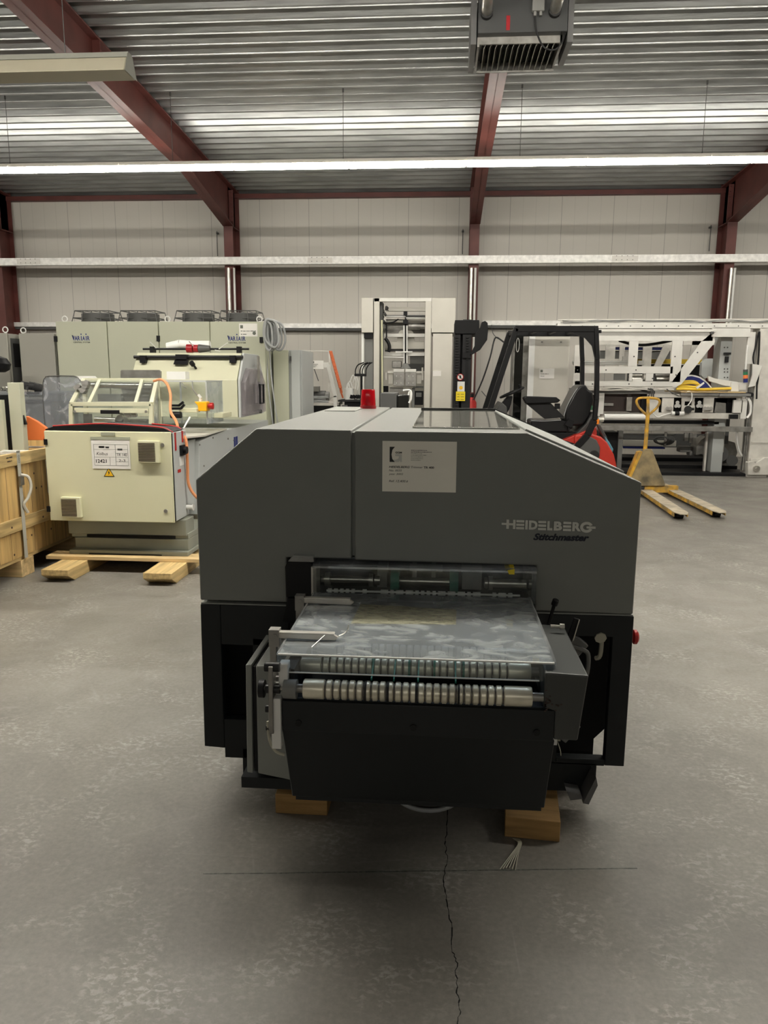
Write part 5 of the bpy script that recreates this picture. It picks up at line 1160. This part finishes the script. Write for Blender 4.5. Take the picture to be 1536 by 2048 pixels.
# ================================================================ pallet truck
t = thing('pallet_truck', 'worn yellow hand pallet truck with upright handle and two long forks', 'pallet truck', (2.75, 10.2, 0))
Y = 10.15
bp_ = [P(a, b, Y) for a, b in ((1286, 903), (1290, 898), (1302, 898), (1306, 903), (1330, 967), (1330, 972), (1260, 972), (1258, 966))]
MB().prism(bp_, Y, Y+.03).done('body_plate', 'jack_worn', t, bevel=.006)
MB().prism([(P(1286, 903, Y)[0], P(1286, 903, Y)[1]), (P(1260, 970, Y)[0], P(1260, 970, Y)[1]), (P(1256, 965, Y)[0]-.02, P(1256, 965, Y)[1]), (P(1281, 905, Y)[0]-.02, P(1281, 905, Y)[1])], Y+.01, Y+.16).done('body_side', 'jack_yellow', t, bevel=.004)
hx, hz = P(1290, 897, Y+.1)
MB().cyl((hx, Y+.1, hz-.3), (P(1296, 825, Y+.15)[0], Y+.15, P(1296, 825, Y+.15)[1]), .026, n=14).done('handle_tube', 'jack_yellow', t)
lp = [(1293, 830), (1279, 816), (1273, 804), (1277, 797), (1290, 795.5), (1305, 796), (1317, 799), (1319, 806), (1312, 817), (1298, 829)]
MB().tube([(P(a, b, Y+.17)[0], Y+.17, P(a, b, Y+.17)[1]) for a, b in lp], .016, 8, smooth=3).bar((P(1296, 832, Y+.16)[0], Y+.16, P(1296, 832, Y+.16)[1]), (P(1296, 797, Y+.17)[0], Y+.17, P(1296, 797, Y+.17)[1]), .035, .02).done('handle_loop', 'jack_yellow', t)
MB().cyl((hx, Y+.10, .10), (hx, Y+.10, hz-.1), .05, n=16).done('pump_cylinder', 'steel_dull', t)
MB().lathe([(.05, 0), (.09, .012), (.09, .05), (.05, .06)], (hx-.05, Y+.1, .09), (1, 0, 0), 20).done('steer_wheel', 'rubber', t)
def fork(rx, ry, tx, ty, w_):
    a, b = Vector((rx, ry, 0)), Vector((tx, ty, 0)); d = (b-a); L_ = d.length; an = math.atan2(d.y, d.x)
    m = MB(); m.M = Matrix.Translation(a) @ Matrix.Rotation(an, 4, 'Z')
    m.prism([(0, -w_/2), (L_-.12, -w_/2), (L_, -w_/4), (L_, w_/4), (L_-.12, w_/2), (0, w_/2)], .078, .088, 'z'); f = m.done('fork', 'fork_top', t, bevel=.002)
    m = MB(); m.M = Matrix.Translation(a) @ Matrix.Rotation(an, 4, 'Z')
    m.box(0, L_-.12, -w_/2, -w_/2+.008, .035, .079).box(0, L_-.12, w_/2-.008, w_/2, .035, .079).done('fork_flange', 'jack_yellow', f)
    m = MB(); m.M = Matrix.Translation(a) @ Matrix.Rotation(an, 4, 'Z'); m.cyl((L_-.22, -.05, .038), (L_-.22, .05, .038), .038, n=18).done('load_wheel', 'rubber', f)
    m = MB(); m.M = Matrix.Translation(a) @ Matrix.Rotation(an, 4, 'Z'); m.box(L_-.32, L_-.14, -.03, .03, .03, .07).done('wheel_frame', 'black', f)
def FP(px, py, z=.088):
    d = FW+RT*((px-768)/F)-UP*((py-1024)/F); k = (z-CAM_H)/d.z; return k*d.x, k*d.y
fork(*FP(1277, 969), *FP(1368, 1028), .155); fork(*FP(1322, 967), *FP(1446, 1025), .155)
ax_, ay_ = FP(1278, 969); bx_, by_ = FP(1322, 967)
MB().box(ax_-.05, bx_+.05, Y+.03, Y+.12, .05, .14).done('cross_frame', 'jack_yellow', t)
# ================================================================ cabinet with glass door behind the forklift
Y = 11.7
t = thing('white_cabinet', 'tall white cabinet with a paper sheet, seen through the forklift guard', 'cabinet', (P(1100, 800, Y)[0], Y, 0))
(x0, z1), x1 = P(1062, 668, Y), P(1141, 668, Y)[0]
MB().box(x0+.02, x1, Y, Y+.6, .05, z1).done('cabinet_body', 'off_white', t, bevel=.02, seg=3)
MB().box(x0+.05, x1-.03, Y+.03, Y+.57, 0, .05).done('plinth', 'black', t)
MB().pb(1059, 672, 1063, 862, Y-.02, .05).done('door_edge', 'plastic_white', t)
for px in (1084, 1122): x, z = P(px, 684, Y); MB().box(x-.014, x+.014, Y-.004, Y, z-.006, z+.006).done('slot', 'dark_grey', t)
(x0, z1), (x1, z0) = P(1079, 737, Y), P(1108, 757, Y)
q = MB().box(x0, x1, Y-.004, Y-.001, z0, z1).done('information_sheet', 'paper', t)
m = MB(); m.box(x0+.015, x0+.05, Y-.006, Y-.004, z1-.055, z1-.02); m.scribble(x0+.02, x0+.14, z1-.085, z1-.073, Y-.005); m.scribble(x0+.02, x0+.08, z1-.12, z1-.108, Y-.005); m.done('printed_text', 'ink_grey', q)
t = thing('glass_door_rack', 'tall narrow rack with tinted glass door and blue foot beside the white cabinet', 'cabinet', (P(1045, 800, 11.95)[0], 11.95, 0))
(x0, z1), x1 = P(1031, 668, 11.95), P(1058, 668, 11.95)[0]
MB().box(x0, x1, 12.1, 12.6, .12, z1).done('rack_body', 'mid_grey', t)
MB().box(x0, x1-.08, 11.97, 11.98, .45, z1).done('glass_door', 'tinted', t)
MB().box(x1-.08, x1, 11.95, 12.1, .12, z1).box(x0-.02, x0, 11.95, 12.1, .12, z1).done('door_frame', 'steel_dull', t, bevel=.003)
MB().box(x0, x1, 11.94, 12.1, .2, .48).done('blue_foot', 'ink_blue', t); MB().box(x0, x1, 11.95, 12.6, 0, .2).done('plinth', 'mid_grey', t)
tag(MB().tube([Q(947, 800, 12.6), Q(965, 760, 12.6), Q(980, 715, 12.6), Q(987, 685, 12.7), Q(992, 675, 12.7), Q(1002, 680, 12.7), Q(1020, 695, 12.6), Q(1032, 705, 12.4)], .013, 6).done('black_cable', 'rubber'), 'black cable looping on the wall between the forklift mast and guard', 'cable')
tag(MB().tube([Q(983, 650, 15.485), Q(985, 664, 15.42), Q(990, 672, 15.4), Q(997, 678, 15.38)], .008, 5).done('thin_cable', 'dark_grey'), 'thin dark cable hanging from the low wall rail by the forklift', 'cable')
t = thing('fire_extinguisher', 'small red bottle on a red post behind the forklift mast', 'fire extinguisher', (P(944, 800, 13)[0], 13, 0))
x = P(944, 800, 13)[0]; MB().lathe([(.07, 0), (.08, .02), (.08, .38), (.04, .45), (.02, .48)], (x, 13, .75), (0, 0, 1), 18).done('bottle', 'red', t); MB().cyl((x, 13.08, 0), (x, 13.08, 1.3), .03, n=10).done('post', 'red_steel', t); MB().cyl((x, 13, 1.22), (x, 13, 1.28), .03, n=10).done('valve', 'black', t)

# ================================================================ white machine line on the right
Y = 12.4
t = WM_ = thing('sheet_delivery_machine', 'long white machine frame with truss plates, rollers and open underside at the right', 'machine', (3.6, 13.2, 0))
def g(name, mt, *r, Y_=Y, d=.06, bevel=.003, parent=None):
    m = MB(); [m.pb(*q, Y_, d) for q in r]; return m.done(name, mt, parent or t, bevel=bevel)
def gp(name, mt, pts, Y_=Y, d=.03, bevel=.003, parent=None): return MB().pp(pts, Y_, d).done(name, mt, parent or t, bevel=bevel)
def hc(name, mt, a, b, py, Y_, r, py2=None, parent=None): return MB().cyl(Q(a, py, Y_), Q(b, py2 or py, Y_), r, n=16).done(name, mt, parent or t)
g('top_beam', 'white_paint', (1115, 646, 1600, 657), d=.18)
g('lower_top_beam', 'white_paint', (1188, 658, 1432, 664), Y_=Y-.02, d=.12)
g('beam_step', 'white_paint', (1425, 655, 1500, 674), d=.08)
MB().cyl(Q(1116, 640, Y+.1), Q(1600, 639, Y+.1), .012, n=8).cyl(Q(1122, 643.5, Y+.05), Q(1600, 642, Y+.05), .014, n=8).done('top_conduit', 'white_dirty', t)
m = MB(); random.seed(12)
for k in range(3):
    pts = [Q(px, 643+random.uniform(-3, 2), Y-.01) for px in range(1125, 1590, 35)]; m.tube(pts, .007, 5)
m.done('loose_wire', 'mid_grey', t)
m = MB()
for px in range(1140, 1550, 24): m.pb(px, 651, px+2, 653, Y-.004, .006)
m.done('bolt_holes', 'dark_grey', t)
MB().pb(1422, 663, 1428, 668, Y-.03, .05).done('latch', 'dark_grey', t)
# front truss plate
m = MB()
for q in ((1180, 665, 1425, 682), (1259, 682, 1274, 733), (1345, 682, 1360, 764), (1150, 732, 1345, 747), (1150, 762, 1345, 773), (1259, 747, 1264, 762), (1292, 747, 1306, 762), (1150, 690, 1166, 775)): m.pb(*q, Y+.02, .02)
m.pp([(1404, 682), (1425, 665), (1430, 665), (1430, 684), (1363, 768), (1350, 775), (1345, 773), (1345, 762)], Y+.02, .02)
m.done('truss_plate', 'white_paint', t)
m = MB()
for px, py in ((1268, 713), (1350, 713), (1272, 740), (1212, 740), (1155, 740), (1305, 757), (1352, 750), (1258, 768), (1303, 768), (1185, 768), (1395, 705)): m.cyl(Q(px, py, Y+.015), Q(px, py, Y+.02), .012, n=8)
m.done('plate_bolts', 'dark_grey', t)
# rear truss plate and rear beams
m = MB(); Yr_ = Y+1.5
for q in ((1180, 678, 1430, 690), (1212, 690, 1228, 745), (1287, 690, 1301, 745), (1240, 690, 1247, 745)): m.pb(*q, Yr_, .03)
m.pp([(1328, 690), (1346, 690), (1322, 733), (1308, 733)], Yr_, .03).pp([(1385, 682), (1402, 682), (1388, 735), (1375, 735)], Yr_, .03)
m.done('rear_truss_plate', 'white_dirty', t)
g('blue_stripe', 'ink_blue', (1226, 694, 1338, 700), Y_=Yr_+.1); g('grey_screen', 'mid_grey', (1200, 701, 1340, 718), (1228, 747, 1250, 760), Y_=Yr_+.15, d=.02)
g('yellow_beam', 'hose_yellow', (1275, 718, 1403, 728), Y_=Yr_+.25); g('dark_unit', 'black', (1277, 728, 1345, 740), (1362, 730, 1400, 757), Y_=Yr_+.3, d=.3)
g('white_bracket', 'white_paint', (1250, 702, 1262, 713), (1278, 721, 1288, 730), (1246, 713, 1258, 722), Y_=Y+.5, d=.05)
gp('grey_shield', 'light_grey', [(1404, 725), (1412, 717), (1432, 717), (1432, 753), (1408, 757), (1402, 750)], Y_=Y+.9, d=.1)
g('shield_post', 'light_grey', (1432, 717, 1438, 775), Y_=Y+.85, d=.1)
for py, r in ((724, .02), (728, .012)): hc('guide_rod', 'plastic_white', 1145, 1256, py, Y+.4, r)
hc('black_cable_duct', 'black', 1240, 1345, 684, Y+.2, .001) if False else None
MB().tube([Q(1238, 681, Y+.2), Q(1262, 688, Y+.2), Q(1290, 690, Y+.2), Q(1325, 685, Y+.2), Q(1345, 680, Y+.2)], .022, 8).done('black_hose', 'black', t)
MB().pp([(1363, 684), (1367, 681), (1366, 692), (1361, 697)], Y+.15, .05).done('black_guard', 'black', t)
hc('roller', 'steel', 1258, 1289, 751, Y+.2, .022); hc('roller', 'steel', 1258, 1289, 758, Y+.2, .03)
hc('roller', 'steel_dull', 1310, 1342, 751, Y+.2, .03); hc('roller', 'steel', 1312, 1342, 758, Y+.2, .032)
g('roller_back', 'dark_grey', (1255, 746, 1343, 763), Y_=Y+.35, d=.02)
MB().cyl(Q(1286, 753, Y+.1), Q(1289, 753, Y+.1), .06, n=18).done('roller_disc', 'white_dirty', t)
MB().pb(1265, 758, 1285, 764, Y+.05, .05).done('white_block', 'white_paint', t)
# conduit level
g('cable_tray', 'steel_dull', (1140, 776, 1365, 781), Y_=Y+.05, d=.1); g('underside_strip', 'mid_grey', (1140, 781, 1310, 788), Y_=Y+.12, d=.1)
m = MB(); random.seed(31)
for k in range(4): m.tube([Q(px, 776+k*1.3+random.uniform(-1.5, 1.5), Y+.02) for px in range(1150, 1365, 18)], .008, 5)
m.done('wire_harness', 'white_dirty', t)
m = MB()
for a, b in ((1302, 1310), (1306, 1314)): m.tube([Q(a-6, 777, Y), Q(a, 780, Y), Q(a+1, 788, Y), Q(a+1, 798, Y)], .01, 6)
m.tube([Q(1333, 778, Y), Q(1345, 786, Y), Q(1358, 792, Y)], .008, 6)
m.done('wire_drop', 'dark_grey', t)
g('support_post', 'white_paint', (1198, 786, 1206, 842), Y_=Y+.1, d=.1)
g('brown_housing', 'brown_box', (1206, 788, 1253, 823), (1263, 786, 1291, 825), (1178, 790, 1198, 820), Y_=Y+.25, d=.5)
g('grey_clip', 'steel_dull', (1204, 806, 1227, 812), Y_=Y+.2, d=.04); g('steel_bracket', 'steel', (1254, 794, 1263, 822), (1300, 788, 1310, 830), Y_=Y+.15, d=.05)
g('dark_column', 'black', (1248, 782, 1262, 787), (1284, 780, 1292, 826), Y_=Y+.2, d=.1)
# lower plate with openings
m = MB()
for q in ((1300, 788, 1484, 796), (1300, 825, 1484, 838), (1300, 796, 1317, 825), (1325, 796, 1346, 825), (1364, 796, 1389, 803), (1364, 811, 1389, 825), (1364, 803, 1369, 811), (1384, 803, 1389, 811), (1408, 796, 1426, 825), (1474, 796, 1484, 825)): m.pb(*q, Y+.03, .03)
m.done('lower_plate', 'white_dirty', t)
g('plate_interior', 'black', (1312, 792, 1480, 828), Y_=Y+.2, d=.5)
gp('grey_inner_plate', 'steel_dull', [(1432, 804), (1452, 806), (1452, 826), (1428, 825)], Y_=Y+.15, d=.02)
for px in (1355, 1399): 
    m = MB(); [m.cyl(Q(px+dx, 809+dy, Y+.12), Q(px+dx, 809+dy, Y+.18), .03, n=8) for dx, dy in ((0, 0), (-3, 3), (3, 3), (0, -4))]; m.done('white_knob', 'plastic_white', t)
for px in (1335, 1341, 1410, 1416, 1422): MB().cyl(Q(px, 817, Y-.04), Q(px, 817, Y+.03), .03, n=12).done('brass_valve', 'steel_dull', t)
MB().cyl(Q(1376, 819, Y-.08), Q(1376, 819, Y+.03), .06, n=14).cyl(Q(1384, 818, Y-.05), Q(1388, 818, Y-.05), .02, n=8).done('black_fitting', 'rubber', t)
hc('pneumatic_cylinder', 'plastic_white', 1343, 1368, 827, Y-.03, .032); MB().cyl(Q(1349, 827, Y-.03), Q(1358, 827, Y-.03), .034, n=16).done('cylinder_band', 'black', t)
MB().tube([Q(1306, 826, Y-.02), Q(1315, 834, Y-.03), Q(1328, 830, Y-.03), Q(1343, 826, Y-.03)], .009, 6).tube([Q(1375, 812, Y-.03), Q(1383, 800, Y-.04), Q(1383, 786, Y-.04), Q(1375, 783, Y-.02), Q(1371, 790, Y-.02)], .009, 6).done('white_hose', 'plastic_white', t)
hc('white_roller', 'plastic_white', 1208, 1290, 834, Y+.05, .05)
MB().cyl(Q(1196, 838, Y), Q(1207, 838, Y), .05, n=10).cyl(Q(1203, 828, Y), Q(1203, 845, Y), .025, n=8).done('roller_bracket', 'steel', t)
g('painted_shade_band', 'black', (1206, 841, 1438, 849), Y_=Y+.2, d=.4)  # black box paints the band of shade under the lower plate
g('rear_dark_panel', 'dark_grey', (1200, 866, 1437, 896), Y_=Y+2.1, d=.04)  # dark panel added behind the rail to darken the open interior
g('carriage_rail', 'steel_dull', (1198, 851, 1505, 864), Y_=Y-.1, d=.12)
# lower interior
(x0, z1), x1 = P(1200, 864, Y+.3), P(1238, 864, Y+.3)[0]; MB().box(x0, x1, Y+.3, Y+.9, 0, z1).done('dark_cabinet', 'black', t)
(x0, z1), x1 = P(1238, 862, Y+.25), P(1247, 862, Y+.25)[0]; MB().box(x0, x1, Y+.25, Y+.4, 0, z1).done('grey_leg', 'mid_grey', t)
g('rear_tube', 'steel_dull', (1248, 868, 1350, 871), (1248, 876, 1350, 878), Y_=Y+1.0, d=.05); g('rear_white_panel', 'off_white', (1247, 880, 1352, 893), Y_=Y+1.8); g('rear_blue_strip', 'ink_blue', (1247, 893, 1330, 898), Y_=Y+1.8)
x0, x1 = P(1225, 930, Y)[0], P(1497, 930, Y)[0]
for i, (ya, z_) in enumerate(((Y+.05, .05), (Y+.7, .10), (Y+1.4, .15))): MB().box(x0, x1+.1, ya, ya+.6, 0, z_).done('base_plate', 'black', t, bevel=.004)
m = MB(); random.seed(17)
for k in range(5): 
    cx, cy = 1322+k*2, 880; m.tube([Q(cx+math.cos(a*.785)*(14+k), cy+math.sin(a*.785)*(7+k*.6), Y+.6+k*.02) for a in range(8)], .014, 6, closed=True)
m.done('hanging_cable', 'dark_grey', t)
MB().pb(1330, 864, 1332, 895, Y+.6, .03).pb(1370, 866, 1376, 882, Y+.5, .06).pb(1380, 866, 1384, 886, Y+.5, .05).pb(1386, 868, 1392, 890, Y+.5, .05).done('rear_bracket', 'steel_dull', t)
gp('curved_shield', 'steel_dull', [(1392, 910), (1393, 893), (1402, 880), (1412, 873), (1415, 873), (1415, 915), (1410, 915), (1404, 908)], Y_=Y+.5, d=.3)
m = MB(); 
for q in ((1360, 893, 1385, 905), (1380, 902, 1400, 912), (1420, 885, 1440, 898)): m.pb(*q, Y+.7, .2)
m.done('gear_housing', 'mid_grey', t, bevel=.02)
for px, py, r in ((1422, 912, .11), (1440, 908, .13), (1464, 921, .09)): MB().cyl(Q(px, py, Y+.4), Q(px, py, Y+.6), r, n=20).done('drive_wheel', 'dark_grey', t)
gp('motor_block', 'steel_dull', [(1430, 905), (1450, 880), (1470, 885), (1475, 905), (1468, 925), (1440, 928)], Y_=Y+.62, d=.3)
(x0, z1), x1 = P(1413, 865, Y+.3), P(1417, 865, Y+.3)[0]; MB().box(x0, x1, Y+.3, Y+.36, 0, z1).done('thin_leg', 'white_dirty', t)
g('lower_post', 'white_dirty', (1437, 838, 1447, 905), Y_=Y+.35, d=.1); g('green_post', 'dark_grey', (1447, 838, 1456, 888), Y_=Y+.4, d=.1)
MB().tube([Q(1474, 862, Y+.1), Q(1475, 885, Y+.1), Q(1480, 905, Y+.1), Q(1490, 917, Y+.1), Q(1498, 922, Y+.1)], .018, 6).done('clear_hose', 'plastic_white', t)
m = MB(); z_a, z_b = P(1504, 925, Y)[1], P(1504, 838, Y)[1]; x_ = P(1505, 880, Y)[0]; n_ = 150
m.tube([(x_+math.cos(i*.9)*.022, Y+.05+math.sin(i*.9)*.022, z_a+(z_b-z_a)*i/n_) for i in range(n_)], .004, 4, smooth=0); m.done('lift_spindle', 'steel_dull', t)
# right hand column
(x0, z1), x1 = P(1521, 655, Y), P(1562, 655, Y)[0]; MB().box(x0, x1, Y, Y+.3, 0, z1).done('right_column', 'white_dirty', t, bevel=.005)
MB().box(x0+.02, x1-.02, Y-.012, Y, .55, .57).box(x0+.02, x1-.02, Y-.03, Y, .25, .30).done('column_ledge', 'white_dirty', t)
for px in (1513, 1517): (xq, zq) = P(px, 668, Y); MB().box(xq-.012, xq+.012, Y+.05, Y+.1, .1, zq).done('column_rail', 'steel_dull', t)
MB().pp([(1496, 950), (1496, 925), (1505, 922), (1512, 926), (1530, 915), (1562, 915), (1562, 950)], Y-.06, .3).done('column_foot', 'white_dirty', t, bevel=.008)
x_, z_ = P(1512, 937, Y-.06); MB().cyl((x_, Y-.10, z_), (x_, Y-.06, z_), .05, n=18).cyl((x_, Y-.12, z_), (x_, Y-.10, z_), .025, n=12).done('foot_bolt', 'steel', t)
(x0, z1), x1 = P(1443, 672, Y+.2), P(1466, 672, Y+.2)[0]; MB().box(x0, x1, Y+.2, Y+.5, 0, z1).done('inner_column', 'light_grey', t, bevel=.004)
m = MB(); [m.cyl(Q(px, py, Y+.19), Q(px, py, Y+.2), .012, n=8) for px in (1449, 1455) for py in (695, 738, 744, 755)]; m.done('column_holes', 'dark_grey', t)
MB().pb(1450, 705, 1462, 709, Y+.12, .06).pb(1452, 713, 1457, 725, Y+.14, .05).done('sensor', 'black', t)
hc('swing_arm', 'white_dirty', 1462, 1500, 669, Y+.05, .035, 662)
g('hanging_post', 'white_paint', (1497, 664, 1506, 728), Y_=Y+.02, d=.05)
MB().cyl(Q(1495, 690, Y-.01), Q(1491, 740, Y-.01), .014, n=10).done('light_pole', 'plastic_white', t)
gp('bracket_arm', 'white_paint', [(1506, 728), (1525, 731), (1510, 772), (1497, 775), (1505, 750)], Y_=Y-.02, d=.04)
sl_ = None
for py0, py1, mt in ((739, 744, 'dark_grey'), (744, 750, 'green'), (750, 757, 'orange'), (757, 765, 'ink_blue')): MB().cyl(Q(1491, py1, Y-.01), Q(1491, py0, Y-.01), .035, n=18).done('stack_light', mt, t)
MB().tube([Q(1517, 665, Y-.01), Q(1512, 690, Y-.01), Q(1506, 715, Y-.01), Q(1510, 735, Y-.01), Q(1517, 750, Y-.01), Q(1514, 772, Y-.01)], .010, 6).tube([Q(1519, 663, Y), Q(1518, 700, Y), Q(1514, 760, Y), Q(1513, 798, Y)], .014, 6).done('black_cable', 'black', t)
# belt table with its board
g('table_board', 'wood_x', (1362, 783, 1492, 786), Y_=Y-.05, d=.9); g('table_profile', 'steel_dull', (1362, 786, 1466, 792), Y_=Y-.03, d=.5); g('belt_bed', 'mid_grey', (1440, 787, 1502, 793), Y_=Y-.06, d=.5)
MB().cyl(Q(1503, 789.5, Y-.06), (P(1503, 790, Y)[0], Y+.4, P(1503, 790, Y)[1]), .035, n=16).done('belt_roller', 'black', t)
g('end_plate', 'white_paint', (1484, 797, 1492, 838), (1492, 795, 1500, 800), (1468, 800, 1484, 826), Y_=Y-.02, d=.05)
MB().pb(1460, 829, 1476, 838, Y-.03, .05).done('dark_clamp', 'black', t)
MB().tube([Q(1496, 797, Y-.03), Q(1501, 806, Y-.03), Q(1501, 825, Y-.03), Q(1494, 836, Y-.03)], .02, 6).done('white_hose', 'plastic_white', t)
gp('white_arm', 'white_paint', [(1416, 752), (1430, 757), (1475, 764), (1480, 773), (1450, 772), (1418, 762)], Y_=Y+.1, d=.05)
g('arm_block', 'plastic_white', (1463, 765, 1478, 783), (1478, 765, 1492, 780), Y_=Y+.05, d=.06)
# things lying on the belt table
pts = [(1363+a, b) for a, b in ((0, 780), (0, 762), (8, 754), (20, 752), (36, 756), (50, 766), (60, 778), (58, 780))]
bd = MB().pp(pts, Y+.25, .05).done('blue_disc', 'ink_blue', bevel=.004); tag(bd, 'blue rounded guard disc with white rim standing on the white machine table', 'disc')
MB().tube([Q(a, b, Y+.27) for a, b in pts[1:7]], .02, 6).done('disc_rim', 'plastic_white', bd)
for k, (pts, l) in enumerate((([(1352, 778), (1375, 778), (1400, 779), (1430, 778), (1462, 777)], 'long yellow hose lying straight along the white machine table'),
                 ([(1355, 774), (1365, 768), (1385, 766), (1398, 770), (1392, 774), (1370, 773), (1357, 775)], 'yellow hose loop coiled in front of the blue disc'),
                 ([(1354, 771), (1366, 764), (1385, 763), (1395, 767)], 'upper yellow hose arc in front of the blue disc'))):
    o = MB().tube([Q(a, b, Y+.05+.05*k) for a, b in pts], .022, 8).done('yellow_hose', 'hose_yellow'); tag(o, l, 'hose', 'yellow hoses on the white machine table')
tag(MB().pp([(1392, 775), (1408, 764), (1409, 767), (1395, 778)], Y-.02, .02).done('white_strip', 'plastic_white'), 'white plastic strip resting against the yellow hoses', 'strip')

# faint teal line on the floor before the trimmer
m = MB(); random.seed(6); pts = [(-.72+i*.06, 2.083+i*.0062+random.uniform(-.0012, .0012)) for i in range(24)]
for (x0, y0), (x1, y1) in zip(pts, pts[1:]): m._add([(x0, y0-.003, .0004), (x1, y1-.003, .0004), (x1, y1+.003, .0004), (x0, y0+.003, .0004)], [(0, 1, 2, 3)])
glass('teal_line', (1, 1, 1), .6, -.02, .55, (.07, .13, .11), 40, .35, .6)
o = m.done('trim_3', 'teal_line', smooth=False); tag(o, None, None, kind='structure')
